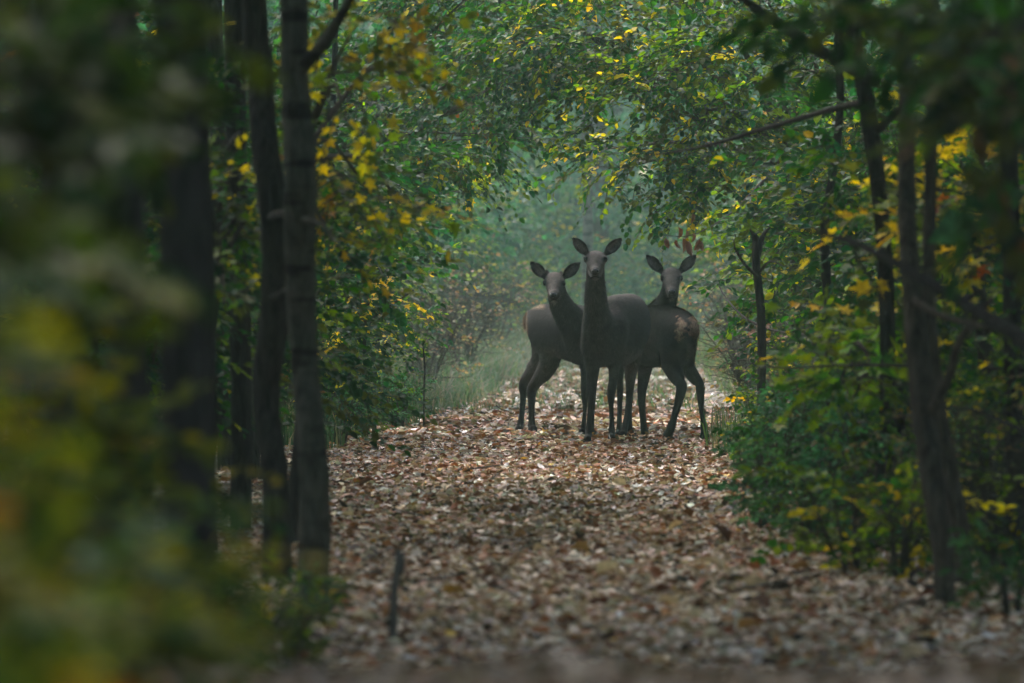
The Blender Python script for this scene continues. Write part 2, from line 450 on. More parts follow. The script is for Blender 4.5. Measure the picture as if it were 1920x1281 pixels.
def litter_arrays(rng, n, y0, y1, spread, power=1.0, lsize=.085):
    y = y0 + (y1 - y0) * rng.random(n) ** power
    x = path_x(y) + rng.normal(0, 1, n) * .25 + (rng.random(n) * 2 - 1) * (path_hw(y) + spread)
    z = gz(x, y) + .012 + rng.random(n) ** 2 * .022
    a = rng.random(n) * 6.28
    pitch = rng.normal(.08, .20, n)
    D = np.stack([np.cos(a) * np.cos(pitch), np.sin(a) * np.cos(pitch), np.sin(pitch)], -1)
    N = unit(np.array([0, 0, 1.0]) + rng.normal(0, .30, (n, 3)))
    L = lsize * (.45 + .85 * rng.random(n))
    C = palette(rng, n, *LIT, jit=.3)
    # patches: mossy green-grey strip in the middle distance, rust patches
    g = smooth(30, 33, y) * smooth(43, 38, y) * (np.sin(x * 3 + 1) * .5 + .5) * (rng.random(n) < .5)
    C = C * (1 - .5 * g[:, None]) + np.array([.10, .115, .055]) * (.5 * g[:, None])
    # damp, darker patches and drifts of rusty oak leaves
    w1 = np.sin(x * 2.3 + y * .55) * np.cos(y * .8 - x * 1.1) + .6 * np.sin(x * 5.1 - y * 1.7 + 2)
    rust = (np.sin(x * 1.3 - y * .42 + 1) + .7 * np.cos(y * .9 + x * 2.7) > .55) & (rng.random(n) < .25)
    C = np.where(rust[:, None], np.array([.23, .11, .055]) * (.5 + rng.random((n, 1))), C) * (1 + .22 * np.clip(w1, -1.4, 1.4))[:, None]
    pale = (rng.random(n) < .26 * smooth(34, 27, y))[:, None]  # more pale leaves nearer, colour making up for the dim light
    C = np.where(pale, np.array([.66, .55, .45]) * (.8 + .4 * rng.random((n, 1))), C)
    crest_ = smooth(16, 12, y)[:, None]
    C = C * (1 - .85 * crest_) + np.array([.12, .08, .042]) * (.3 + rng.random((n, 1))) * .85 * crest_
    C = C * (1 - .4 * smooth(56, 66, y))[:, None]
    return np.stack([x, y, z], -1), D, N, L, np.clip(C, .004, .8)


mb = MB()
for n, y0, y1, sp, pw, ls in ((16000, 5, 14, .8, 1, .052), (80000, 19, 34, .5, 1, .048), (56000, 33, 50, .25, 1, .054), (20000, 49, 62, .35, 1, .072), (9000, 60, 100, -.15, 1, .11), (9000, 18, 50, 2.6, 1, .06)):
    P, D, N, L, C = litter_arrays(RNG, n, y0, y1, sp, pw, ls)
    h = n // 4
    add_leaves(mb, MAPLE, P[:h], D[:h], N[:h], L[:h] * 1.15, np.full(h, 1.0), C[:h], curl=.6 + 1.8 * RNG.random(h))
    add_leaves(mb, OVATE, P[h:], D[h:], N[h:], L[h:], .55 + .35 * RNG.random(n - h), C[h:], curl=RNG.random(n - h) * 3.4 - .8)
tag(link('leaf_litter', mb.mesh('leaf_litter', M_LITTER, False)), 'fallen brown, rust and pale leaves covering the forest path', 'leaf litter', kind='stuff')
# the largest single fallen leaves
lm = []
for k in range(10):
    b_ = MB(); c = palette(RNG, 1, *LIT, jit=.25)
    add_leaves(b_, MAPLE if k % 2 else OVATE, np.zeros((1, 3)), np.array([[1.0, 0, .1]]), np.array([[.1, .2, 1.0]]), np.array([.092]), np.array([.95 if k % 2 else .7]), c, curl=1 + 2.5 * RNG.random(1))
    lm.append(b_.mesh('leaf', M_LITTER, False))
for k in range(290):
    y = 20 + 20 * rnd.random() ** 1.4; x = float(path_x(y)) + (rnd.random() * 2 - 1) * (float(path_hw(y)) + .2)
    o = link('leaf', lm[k % 10], path, (x, y, float(gz(x, y)) + .03))
    o.rotation_euler = (rnd.gauss(0, .35), rnd.gauss(-.2, .3), rnd.random() * 6.28); o.scale = [.8 + .4 * rnd.random()] * 3


# grass on the verges
def grass_blades(mb, n, fx, y0, y1, h0, h1, cols, lean=.35, w=.006):
    y = y0 + (y1 - y0) * RNG.random(n); x = fx(y, RNG.random(n))
    # tufts
    x = x + .06 * np.sin(y * 37) ; z = gz(x, y)
    a = RNG.random(n) * 6.28; h = h0 + (h1 - h0) * RNG.random(n) ** 1.5
    ln = lean * RNG.random(n) * h
    d = np.stack([np.cos(a), np.sin(a), np.zeros(n)], -1); s = np.stack([-np.sin(a + .8), np.cos(a + .8), np.zeros(n)], -1)
    P = np.stack([x, y, z], -1); up = np.array([0, 0, 1.0])
    v0 = P - s * w; v1 = P + s * w
    m_ = P + up * (h * .6)[:, None] + d * (ln * .4)[:, None]
    tip = P + up * h[:, None] * .95 + d * (ln * 1.5)[:, None]
    V = np.stack([v0, v1, m_ + s * w * .8, m_ - s * w * .8, tip], 1).reshape(-1, 3)
    o = (np.arange(n) * 5)[:, None]
    mb.add(V, np.array([[0, 1, 2, 3]]) + o, np.array([[3, 2, 4]]) + o, np.repeat(palette(RNG, n, *cols), 5, 0))


mb = MB()
GG = ([(.05, .095, .045), (.075, .11, .045), (.16, .15, .10), (.20, .17, .13), (.035, .07, .03)], [3, 2, 1.5, 1, 2])
HG = ([(.035, .075, .035), (.06, .085, .045), (.11, .095, .075), (.13, .11, .095)], [4, 3, 1.5, 1.2])
L_ = lambda w: (lambda y, r: path_x(y) - path_hw(y) * 1.0 - r * w)
R_ = lambda w: (lambda y, r: path_x(y) + path_hw(y) * 1.0 + r * w)
grass_blades(mb, 9000, L_(2.2), 47, 62, .08, .42, GG)
grass_blades(mb, 16000, L_(3.5), 60, 92, .12, .55, HG, lean=1.0, w=.006)
grass_blades(mb, 7000, lambda y, r: path_x(y) + path_hw(y) + .35 + r * 2.6, 56, 92, .12, .5, HG, lean=1.0, w=.006)
grass_blades(mb, 6000, R_(1.8), 28, 54, .08, .35, GG)
grass_blades(mb, 6000, lambda y, r: -3 + 9 * r, 92, 112, .3, .8, HG, lean=1.0, w=.010)
grass_blades(mb, 1500, lambda y, r: path_x(y) + (r * 2 - 1) * path_hw(y), 30, 44, .02, .08, GG, w=.004)
grass_blades(mb, 4200, lambda y, r: path_x(y) + (r * 2 - 1) * path_hw(y), 60, 100, .04, .17, HG, lean=.9, w=.006)
grass_blades(mb, 5000, lambda y, r: path_x(y) - path_hw(y) + .25 - r * 1.0, 55, 72, .06, .34, HG, lean=.9, w=.005)
tag(link('grass', mb.mesh('grass', M_GRASS)), 'thin green and straw coloured grass along both verges of the path', 'grass', kind='stuff')


# ------------------------------------------------------------------ plants
def shrub_template(seed, h, r, n, leafL, pal, shape=OVATE, stems=5, per=11, length=.34, low=.08, flat=.4, wfac=.8, twigs=40):
    rng = np.random.default_rng(seed)
    lf, tw = MB(), MB()
    pts, outw = [], []
    for s in range(stems):
        a = rng.random() * 6.28; rr = r * (.25 + .6 * rng.random())
        top = np.array([math.cos(a) * rr, math.sin(a) * rr, h * (.7 + .3 * rng.random())])
        mid = top * [.4, .4, .5] + rng.normal(0, .06 * r, 3)
        tube(tw, [[math.cos(a) * .05, math.sin(a) * .05, -.05], mid, top], [.012 + .008 * h, .010, .003], 5, 4)
        for _ in range(twigs // stems):
            t = .25 + .7 * rng.random(); p = (1 - t) ** 2 * 0 + 2 * t * (1 - t) * mid + t * t * top
            e = p + unit(rng.normal(size=3) * [1, 1, .35] + [0, 0, .3]) * r * (.3 + .4 * rng.random())
            tube(tw, [p, (p + e) / 2 + rng.normal(0, .03, 3), e], [.005, .0035, .0015], 3, 2, cap=False)
            pts.append(e); outw.append(unit(e - p))
    pts = np.array(pts); outw = np.array(outw)
    k = rng.integers(0, len(pts), n)
    c = pts[k] + rng.normal(0, .13 * r, (n, 3)); c[:, 2] = np.clip(c[:, 2], low, h * 1.1)
    sprays(lf, tw, c, outw[k], rng, pal, leafL, per, length, shape, flat=flat, wfac=wfac)
    return lf, tw


def make_shrub(name, loc, label, cat, group, pal, seed, h=2.4, r=1.1, n=240, **kw):
    t = empty(name, loc, label, cat, group)
    lf, tw = shrub_template(seed, h, r, n, kw.pop('leafL', .075), pal, **kw)
    tag(link('foliage', lf.mesh('foliage', M_LEAF, False), t), kind='stuff')
    tag(link('stem', tw.mesh('stem', M_TWIG), t), kind='stuff')
    return t


def on_ground(x, y): return (x, y, float(gz(x, y)) - .01)


# deer first in importance: see below. Tall trees ------------------------------------------------
def crown_mesh(seed, pal):
    rng = np.random.default_rng(seed); lf = MB()
    c, o = blob_points(rng, (0, 0, 0), (3.3, 3.3, 2.2), 620, clumps=26)
    sprays(lf, None, c, o, rng, pal, .17, 9, .8, SIMPLE, flat=.5, wfac=.8)
    return lf.mesh('crown', M_LEAF, False)


CROWNS = [crown_mesh(900 + k, p) for k, p in enumerate((GREENS, MIXED, DARKG))]


def trunk_tree(name, label, pts, rads, mat, group=None, crown_z=8.0, crown_k=0, seg=14, branches=(), rough=.10, cat='tree', crown_scale=1.0, lean_top=None):
    """trunk through world points (first on the ground), carried on up to the crown out of the picture"""
    base = np.array(pts[0], float)
    t = empty(name, tuple(base), label, cat, group)
    P = [np.array(p, float) - base for p in pts]; r = list(rads)
    P[0] = P[0] - [0, 0, .15]
    if crown_z:
        d = P[-1] - P[-2]; d = d / max(d[2], .2)
        zz = crown_z - base[2]
        P.append(P[-1] + np.array([d[0] * .3, d[1] * .3, 1]) * max(1, (zz - P[-1][2]) * .5)); r.append(r[-1] * .8)
        P.append(np.array([P[-1][0], P[-1][1], zz])); r.append(r[-1] * .6)
    mb = MB(); tube(mb, P, r, seg, 8, rough=rough)
    link('trunk', mb.mesh('trunk', mat), t)
    for bp, br in branches:
        mb = MB(); tube(mb, [np.array(p) - base for p in bp], br, 7, 5, rough=.15); link('branch', mb.mesh('branch', mat), t)
    if crown_z:
        c = link('crown', CROWNS[crown_k], t, (P[-1][0], P[-1][1], zz)); c.rotation_euler = (0, 0, rnd.random() * 6.28)
        c.scale = [crown_scale * (.9 + .2 * rnd.random())] * 3
    return t


def gp(px, Y):
    p = at(px, 0, Y); p[2] = float(gz(p[0], Y)); return p


# the two trunks at the left of the path
trunk_tree('birch_like_tree', 'grey trunk with dark bands across it, nearest the left edge of the path',
           [gp(580, 25), at(590, 960, 25), at(586, 850, 25), at(570, 660, 25.1), at(562, 480, 25), at(564, 330, 24.9), at(554, 160, 25), at(551, -40, 25)],
           [.068, .058, .054, .052, .058, .062, .054, .052], M_BARK2, crown_k=1,
           branches=[([at(562, 130, 25), at(600, 90, 24.8), at(630, 45, 24.6), at(672, -30, 24.2)], [.030, .026, .022, .018]),
                     ([at(560, 408, 25), at(600, 420, 24.5), at(640, 470, 24.3)], [.014, .009, .004])])
trunk_tree('dark_tree', 'dark brown curved trunk just beside the banded grey one',
           [gp(520, 27), at(516, 900, 27), at(498, 740, 27.1), at(519, 560, 27), at(514, 400, 26.9), at(494, 250, 27), at(488, 110, 27.1), at(476, -40, 27)],
           [.064, .054, .056, .064, .060, .054, .052, .050], M_BARK, crown_k=0,
           branches=[([at(500, 410, 27), at(540, 400, 26.3), at(590, 408, 25.6)], [.020, .016, .010]),
                     ([at(505, 560, 27), at(540, 545, 26.3), at(592, 530, 25.7)], [.012, .010, .006])])
trunk_tree('dark_tree', 'thin dark trunk behind the curved one, with a crooked pale twig',
           [gp(452, 33), at(452, 700, 33), at(446, 400, 33), at(440, 0, 33)], [.052, .050, .050, .050], M_BARK, crown_k=2, crown_z=7,
           branches=[([at(448, 250, 32.9), at(432, 268, 32.6), at(418, 300, 32.5), at(412, 340, 32.4)], [.014, .012, .009, .006])])
trunk_tree('dark_tree', 'broad very dark trunk, the widest and most blurred at the left',
           [gp(352, 14.5), at(348, 700, 14.5), at(340, 400, 14.5), at(325, 0, 14.5)], [.058, .055, .052, .050], M_BARK, crown_k=2, crown_z=6.0)
trunk_tree('dark_tree', 'slim dark trunk between the broad blurred one and the crooked twig',
           [gp(385, 24), at(385, 600, 24), at(375, 300, 24), at(372, 0, 24)], [.040, .038, .036, .034], M_BARK, crown_k=0, crown_z=6.5)
trunk_tree('dark_tree', 'black trunk deep in shade above the pale blurred spot',
           [gp(245, 17), at(240, 700, 17), at(235, 400, 17), at(225, 0, 17)], [.056, .052, .050, .048], M_BARK, crown_k=1, crown_z=6.0)
trunk_tree('dark_tree', 'black trunk nearest the upper left corner, half lost in shade',
           [gp(130, 20), at(125, 600, 20), at(118, 300, 20), at(105, 0, 20)], [.075, .07, .066, .06], M_BARK, crown_k=2, crown_z=6.0)
trunk_tree('dark_tree', 'narrow dark trunk left of the curved one at the top',
           [gp(425, 42), at(420, 600, 42), at(412, 300, 42), at(402, 0, 42)], [.055, .052, .05, .05], M_BARK, crown_k=1, crown_z=8)
# right hand trees
trunk_tree('leaning_tree', 'dark leaning trunk with a pale foot in the leaves, right of the path',
           [gp(1775, 25.2), at(1768, 1040, 25.2), at(1748, 900, 25.2), at(1728, 740, 25.3), at(1712, 560, 25.4), at(1700, 400, 25.6), at(1700, 180, 25.8), at(1692, -30, 26)],
           [.040, .040, .044, .047, .040, .036, .033, .031], M_BARK_BROWN, crown_k=1, crown_z=7,
           branches=[([at(1735, 790, 25.3), at(1775, 720, 25.1), at(1800, 640, 25.0), at(1860, 560, 24.8)], [.024, .020, .016, .010]),
                     ([at(1712, 560, 25.4), at(1760, 590, 25.0), at(1850, 615, 24.6), at(1960, 640, 24.4)], [.018, .013, .010, .006])])
trunk_tree('leaning_tree', 'second stem close beside the leaning trunk, standing a little further back',
           [gp(1808, 26.8), at(1800, 1000, 26.8), at(1775, 860, 26.8), at(1755, 740, 26.8), at(1742, 560, 26.8), at(1745, 300, 26.9), at(1750, -30, 27)],
           [.042, .038, .038, .034, .028, .024, .022], M_BARK_BROWN, crown_k=0, crown_z=7)
trunk_tree('leaning_tree', 'forked dark trunk high in the leaves left of the leaning one',
           [gp(1668, 31), at(1664, 620, 31), at(1652, 400, 31), at(1632, 240, 31), at(1612, 120, 31), at(1596, -30, 31)],
           [.040, .038, .036, .040, .036, .032], M_BARK, crown_k=2, crown_z=7,
           branches=[([at(1640, 150, 31), at(1560, 110, 30.5), at(1450, 40, 30), at(1370, -20, 29.6)], [.034, .030, .024, .018]),
                     ([at(1636, 210, 31), at(1600, 196, 31.5), at(1440, 240, 33), at(1320, 275, 34), at(1230, 290, 35)], [.022, .018, .013, .009, .004]),
                     ([at(1640, 250, 31), at(1720, 190, 30.6), at(1900, 192, 30), at(1990, 196, 30)], [.020, .014, .010, .006])])
trunk_tree('broken_tree', 'short dead dark stem with a forked broken top',
           [gp(1425, 43), at(1428, 620, 43), at(1418, 500, 43), at(1420, 462, 43), at(1414, 440, 43)],
           [.028, .027, .026, .032, .018], M_BARK, crown_z=0,
           branches=[([at(1420, 470, 43), at(1432, 440, 43), at(1444, 426, 43)], [.024, .014, .005]), ([at(1415, 445, 43), at(1406, 430, 43)], [.016, .005]),
                     ([at(1422, 520, 43), at(1400, 500, 42.8), at(1380, 470, 42.7), at(1376, 452, 42.6)], [.012, .010, .007, .003]),
                     ([at(1424, 510, 43), at(1445, 490, 42.8), at(1470, 500, 42.7)], [.010, .008, .003])])
trunk_tree('dark_tree', 'ivy dark stem showing through the yellow leaves right of the path',
           [gp(1560, 38), at(1556, 640, 38), at(1546, 440, 38), at(1556, 360, 38), at(1575, 200, 38), at(1570, -20, 38)],
           [.030, .028, .026, .024, .022, .02], M_BARK, crown_k=0, crown_z=8)
trunk_tree('dark_tree', 'dark trunk at the right edge of the picture',
           [gp(1905, 29), at(1900, 700, 29), at(1893, 300, 29), at(1880, -20, 29)], [.045, .042, .038, .035], M_BARK, crown_k=2, crown_z=7)
trunk_tree('pale_tree', 'pale grey trunk in the haze above the tallest deer',
           [gp(1098, 108), at(1100, 560, 108), at(1102, 400, 108), at(1098, 200, 108), at(1104, -60, 108)], [.09, .085, .08, .075, .07], M_BARK2, crown_k=0, crown_z=11, crown_scale=1.2)
trunk_tree('thin_tree', 'thin trunk standing in the leaves just right of the banded grey one',
           [gp(628, 52), at(624, 560, 52), at(622, 300, 52), at(630, 0, 52)], [.03, .028, .025, .02], M_BARK, crown_k=1, crown_z=8)
# tall trees added so their crowns shade the wood (their feet stand in the thicket)
for k, (x, y, h) in enumerate([(-4.4, 9, 6.5), (-4.7, 19, 7), (-4.6, 29, 8), (-4.6, 37, 8.5), (-5.2, 47, 9), (5.0, 12, 6.5), (4.8, 20, 7), (4.8, 35, 8.5), (4.6, 43, 8.5), (5.4, 52, 9.5),
                               (-4.0, 2, 6.5), (4.2, 3, 6.5), (-7.5, 22, 8), (8, 26, 8), (-8, 40, 9), (8.5, 44, 9), (-4.9, 14, 7), (4.9, 28, 7.5), (-4.9, 24, 7.5), (-7, 14, 7), (7, 16, 7), (-4, -4, 7), (4.2, -4, 7), (-7.5, 32, 8.5), (7.8, 35, 8.5), (-4.4, 42, 9), (-3.9, 54, 9.5)]):
    trunk_tree('shading_tree', 'tall tree added beside the path to shade the wood', [on_ground(x, y), (x + .1, y, 2.5), (x, y + .1, 4.5)], [.11, .095, .085], M_BARK,
               group='trees added to shade the wood', crown_z=h, crown_k=k % 3, seg=10, crown_scale=1.08)


for (x, y) in [(-4.2, 5.0)]:  # unseen tree, added to keep light from behind off the trunks
    sg = 1 if x < 0 else -1
    trunk_tree('shading_tree', 'unseen tree added to shade the near end of the path', [on_ground(x, y), (x + sg * .3, y, 2.5), (x + sg * 1.1, y, 4.4), (x + sg * 2.2, y, 5.4)], [.11, .095, .085, .07], M_BARK,
               crown_z=7.2, crown_k=1, seg=10)


# trees with low leafy branches that arch over the path -------------------------------------------
def arch_tree(name, label, foot, trunk_r, fork, blobs, pal, seed, leafL=.064, shape=OVATE, per=11, length=.36, group=None, twig=.004, cat='tree', top=None, mat=None, flat=.35, wfac=.8, droop=.25):
    """blobs: (px, py, Y, rx, ry, rz, n). fork: world point from which limbs run to each blob"""
    rng = np.random.default_rng(seed)
    foot = np.array(foot, float); t = empty(name, tuple(foot), label, cat, group)
    fork = np.array(fork, float) - foot
    tr = MB(); mid = fork * .5 + rng.normal(0, .05, 3)
    P = [np.array([0, 0, -.1]), mid, fork]; R = [trunk_r, trunk_r * .85, trunk_r * .7]
    if top is not None: P.append(np.array(top) - foot); R.append(trunk_r * .4)
    tube(tr, P, R, 9, 6, rough=.1)
    link('trunk', tr.mesh('trunk', mat or M_BARK), t)
    br, lf, tw = MB(), MB(), MB()
    for (px, py, Y, rx, ry, rz, n) in blobs:
        c = at(px, py, Y) - foot
        m = (fork + c) / 2 + np.array([0, 0, .12]) + rng.normal(0, .08, 3)
        tube(tr2 := br, [fork, m, c], [trunk_r * .45, trunk_r * .28, .006], 6, 5, rough=.1)
        if shape is OVATE: n = int(n * 1.25)
        pts, outw = blob_points(rng, c, (rx, ry, rz), n)
        for j in range(min(n // 7, 22)):
            e = pts[j]; s = c + (fork - c) * rng.random() * .35
            tube(br, [s, (s + e) / 2 + rng.normal(0, .05, 3), e], [twig * 1.6, twig, twig * .5], 4, 3, cap=False)
        sprays(lf, tw, pts, outw, rng, pal, leafL, per, length, shape, droop=droop, flat=flat, wfac=wfac)
    tag(link('branch', br.mesh('branch', mat or M_TWIG), t), kind='stuff')
    tag(link('twig', tw.mesh('twig', M_TWIG), t), kind='stuff')
    link('crown', lf.mesh('crown', M_LEAF, False), t)
    return t


arch_tree('hornbeam_tree', 'green leafy tree leaning over the path from the left, above the smallest deer', gp(640, 58), .07, at(655, 330, 58),
          [(760, 330, 57, .75, .8, .42, 80), (860, 250, 56, .8, .8, .42, 95), (930, 160, 55, .8, .8, .45, 95), (690, 180, 58, .8, .9, .6, 110), (800, 120, 57, .9, .9, .5, 110), (980, 60, 54, .8, .8, .4, 80), (640, 420, 58, .5, .7, .5, 55), (760, -60, 57, 1., .9, .5, 80), (900, -30, 56, 1., .9, .45, 80)],
          GREENS, 21)
arch_tree('hornbeam_tree', 'dark green tree behind the leaning one, deep in the left thicket', gp(600, 64), .08, at(610, 260, 64),
          [(700, 250, 64, 1.0, 1, .7, 120), (840, 180, 63, 1.0, 1, .5, 110), (640, 80, 64, 1.0, 1, .6, 120), (960, 40, 62, 1.1, 1, .5, 100), (720, 400, 66, .8, .8, .5, 80), (820, -60, 63, 1.3, 1, .7, 110), (1040, -60, 62, 1.3, 1, .7, 110), (630, 480, 64, .6, .8, .5, 70)],
          DARKG, 22, leafL=.08)
arch_tree('hornbeam_tree', 'green tree reaching over the path from the right above the last deer', gp(1500, 54), .07, at(1480, 300, 54),
          [(1380, 300, 53, .7, .8, .42, 85), (1280, 210, 53, .8, .8, .42, 95), (1180, 130, 54, .8, .8, .42, 90), (1090, 60, 54, .8, .8, .42, 85), (1200, 300, 55, .55, .6, .28, 45), (1340, 90, 53, .9, .8, .5, 100), (1320, 350, 54, .5, .5, .2, 35), (1460, 180, 53, .7, .8, .6, 85), (1130, 280, 57, .4, .5, .18, 22), (1250, -40, 54, 1., .9, .5, 90), (1420, -30, 53, 1., .9, .5, 90), (1100, -50, 55, 1., .9, .4, 80)],
          MIXED, 23)
arch_tree('hornbeam_tree', 'mid green tree filling the thicket behind the broken dark stem', gp(1590, 50), .07, at(1570, 330, 50),
          [(1520, 410, 49, .45, .7, .4, 60), (1580, 350, 49, .7, .8, .5, 90), (1500, 60, 49, .9, .8, .5, 90), (1640, 120, 48, .8, .8, .6, 90), (1540, 520, 48, .6, .7, .4, 60), (1700, 300, 48, .7, .8, .7, 90), (1440, 500, 51, .25, .4, .30, 30)],
          MIXED, 24)
arch_tree('maple_tree', 'young maple with bright yellow and lime leaves over the leaning trunk', gp(1850, 33), .05, at(1840, 560, 33),
          [(1760, 400, 31, .32, .5, .09, 42), (1880, 420, 30, .35, .5, .12, 44), (1690, 380, 32, .2, .4, .08, 18), (1800, 300, 33, .4, .5, .2, 18), (1860, 180, 33, .5, .5, .3, 26), (1640, 620, 33, .25, .4, .12, 12)],
          YELLOWS, 25, leafL=.10, shape=MAPLE, per=8, wfac=1.0)
arch_tree('maple_tree', 'young maple with large lime green leaves low beside the leaning trunk', gp(1690, 31), .035, at(1690, 800, 31),
          [(1600, 700, 31, .24, .35, .10, 34), (1575, 722, 32, .16, .35, .07, 18), (1680, 640, 32, .25, .4, .14, 16)],
          ([MID, LIME, (.09, .2, .02)], [2, 3, 2]), 26, leafL=.10, shape=MAPLE, per=8, length=.22, wfac=1.0)
arch_tree('maple_tree', 'slender maple with golden leaves hanging right of the banded grey trunk', gp(540, 31), .04, at(560, 300, 31),
          [(640, 330, 32, .22, .4, .13, 34), (700, 370, 33, .25, .4, .10, 30), (640, 190, 30, .20, .4, .12, 18), (760, 410, 38, .28, .4, .08, 12), (660, 60, 29, .28, .4, .2, 26), (760, 140, 33, .2, .3, .08, 8), (610, 420, 32, .16, .3, .10, 9)],
          ([YEL, LIME, OLIVE, (.16, .14, .02), (.28, .16, .03)], [1.8, 2.4, 2, 2, .5]), 27, leafL=.078, shape=MAPLE, per=8, wfac=1.0)
arch_tree('maple_tree', 'small maple with lime and yellow leaves left of the curved trunk', gp(400, 30), .035, at(410, 500, 30),
          [(410, 350, 30, .17, .35, .10, 22), (400, 450, 30, .2, .35, .12, 30), (440, 380, 30, .12, .3, .08, 12), (380, 215, 31, .14, .3, .08, 9), (350, 480, 28, .2, .35, .16, 20), (420, 570, 29, .15, .3, .10, 10)],
          MIXED, 28, leafL=.075, shape=MAPLE, per=8, wfac=1.0)
arch_tree('overhanging_tree', 'blurred dark olive foliage hanging over the upper right corner', gp(2080, 17), .06, at(2030, 60, 17),
          [(1880, 60, 16, .25, .5, .18, 40), (1760, 30, 17, .25, .5, .14, 30), (1900, 250, 16, .15, .4, .2, 20), (1600, 10, 18, .25, .4, .10, 18)],
          ([OLIVE, DEEP, (.10, .05, .02), MID], [4, 4, .7, 2]), 29, leafL=.07, per=10, length=.2)
arch_tree('spindly_tree', 'thin leaning sapling with bright yellow leaves left behind the deer', gp(632, 51), .018, at(690, 610, 51),
          [(660, 500, 51, .12, .2, .05, 5), (690, 540, 50.5, .16, .25, .05, 5), (640, 575, 51, .10, .2, .05, 3), (720, 560, 50.5, .12, .2, .04, 3), (650, 610, 51, .12, .2, .04, 3), (720, 520, 50.5, .1, .15, .04, 2)],
          ([(.62, .46, .015), (.5, .42, .03), LIME], [5, 2, .6]), 30, leafL=.072, shape=MAPLE, per=7, length=.20, wfac=1.0, top=at(775, 545, 50.5))
arch_tree('spindly_tree', 'slender tree whose branch tip carries a few bright yellow leaves by the arch', gp(700, 62), .03, at(735, 440, 61),
          [(820, 350, 58, .20, .2, .05, 6), (890, 360, 56.5, .10, .15, .04, 4), (850, 330, 57, .18, .2, .05, 4), (760, 385, 59, .2, .2, .06, 6)],
          ([(.55, .42, .03), LIME, (.25, .28, .04)], [3, 3, 2]), 31, leafL=.08, shape=MAPLE, per=7, length=.24, wfac=1.0)

arch_tree('overhanging_tree', 'dim olive blurred foliage filling the upper left corner', gp(-330, 10), .05, at(-250, 200, 10),
          [(20, 60, 9, .12, .3, .10, 22), (160, 120, 11, .10, .3, .10, 14), (60, 280, 8.5, .11, .3, .10, 20), (250, 30, 12, .10, .3, .06, 9), (-20, 420, 8, .12, .3, .08, 18), (250, 240, 14, .07, .3, .10, 6)],
          ([(.012, .028, .004), (.026, .040, .005), (.06, .075, .010)], [4, 3, 1]), 33, leafL=.06, per=9, length=.14)

# hanging brown leaves above the right hand deer: a dry branch with single leaves
t = empty('dry_branch', tuple(at(1440, 330, 51)), 'dry twig with hanging reddish brown leaves above the ear of the last deer', 'branch')
b0 = at(1440, 330, 51)
mb = MB(); tube(mb, [at(1480, 300, 52.5) - b0, np.zeros(3), at(1370, 400, 50) - b0, at(1300, 440, 49) - b0, at(1245, 442, 48.7) - b0], [.014, .011, .007, .004, .002], 6, 6)
link('twig', mb.mesh('twig', M_TWIG), t)
bm_ = MB(); add_leaves(bm_, OVATE, np.zeros((1, 3)), np.array([[.1, 0, -1.0]]), np.array([[.3, -1, .1]]), np.array([.10]), np.array([.55]), np.array([[.15, .060, .032]]), curl=2.2)
hang = bm_.mesh('leaf', M_LITTER, False)
for px, py in ((1248, 446), (1272, 425), (1280, 446), (1286, 430), (1292, 452), (1300, 436), (1306, 455), (1312, 448), (1298, 400), (1268, 448), (1316, 452)):
    p = at(px, py, 48.9 + .3 * rnd.random()) - b0
    o = link('leaf', hang, t, tuple(p)); o.rotation_euler = (rnd.gauss(0, .2), rnd.gauss(0, .25), rnd.gauss(0, .9)); o.scale = [.7 + .5 * rnd.random()] * 3

# diagonal fallen branch and thin twigs on the right
def bare_branch(name, label, pts, rad, subs=(), seg=8):
    b = np.array(pts[0]); t = empty(name, tuple(b), label, 'branch')
    mb = MB(); tube(mb, [np.array(p) - b for p in pts], rad, seg, 6, rough=.18); link('limb', mb.mesh('limb', M_BARK), t)
    for sp, sr in subs:
        mb = MB(); tube(mb, [np.array(p) - b for p in sp], sr, 6, 5, rough=.1); link('twig', mb.mesh('twig', M_TWIG), t)
    return t


bare_branch('fallen_branch', 'thick dark dead branch slanting down across the right hand thicket',
            [at(2060, 760, 21), at(1920, 640, 21.3), at(1800, 565, 21.8), at(1700, 505, 22.3), at(1600, 455, 23), at(1500, 428, 23.6)], [.030, .026, .022, .018, .013, .006],
            [([at(1600, 455, 23), at(1615, 500, 23), at(1650, 545, 23.2), at(1665, 590, 23.3)], [.009, .007, .005, .003]),
             ([at(1800, 565, 21.8), at(1830, 640, 21.6), at(1870, 700, 21.5)], [.009, .006, .003])])
bare_branch('bare_branch', 'thin bare branch lying level above the green herbs on the right',
            [at(2000, 700, 29), at(1900, 694, 29), at(1760, 688, 29.4), at(1600, 684, 30), at(1470, 690, 31), at(1400, 684, 32)], [.012, .010, .008, .007, .005, .002],
            [([at(1760, 688, 29.4), at(1700, 720, 29), at(1640, 722, 28.6)], [.005, .004, .002])])
bare_branch('bare_branch', 'pale curved twig sweeping down behind the last deer',
            [at(1620, 628, 42), at(1560, 632, 42.5), at(1460, 622, 43.5), at(1400, 598, 44.5), at(1362, 560, 45.5), at(1345, 530, 46)], [.010, .010, .009, .008, .006, .004],
            [([at(1400, 598, 44.5), at(1420, 560, 44), at(1470, 590, 43.6)], [.004, .003, .002])])
bare_branch('bare_branch', 'dark knotty twigs reaching out over the leaves at the right edge',
            [at(2000, 850, 26), at(1900, 800, 26.2), at(1830, 770, 26.5), at(1780, 765, 27)], [.012, .010, .008, .004],
            [([at(1900, 800, 26.2), at(1860, 860, 26), at(1870, 940, 26)], [.007, .005, .003])])

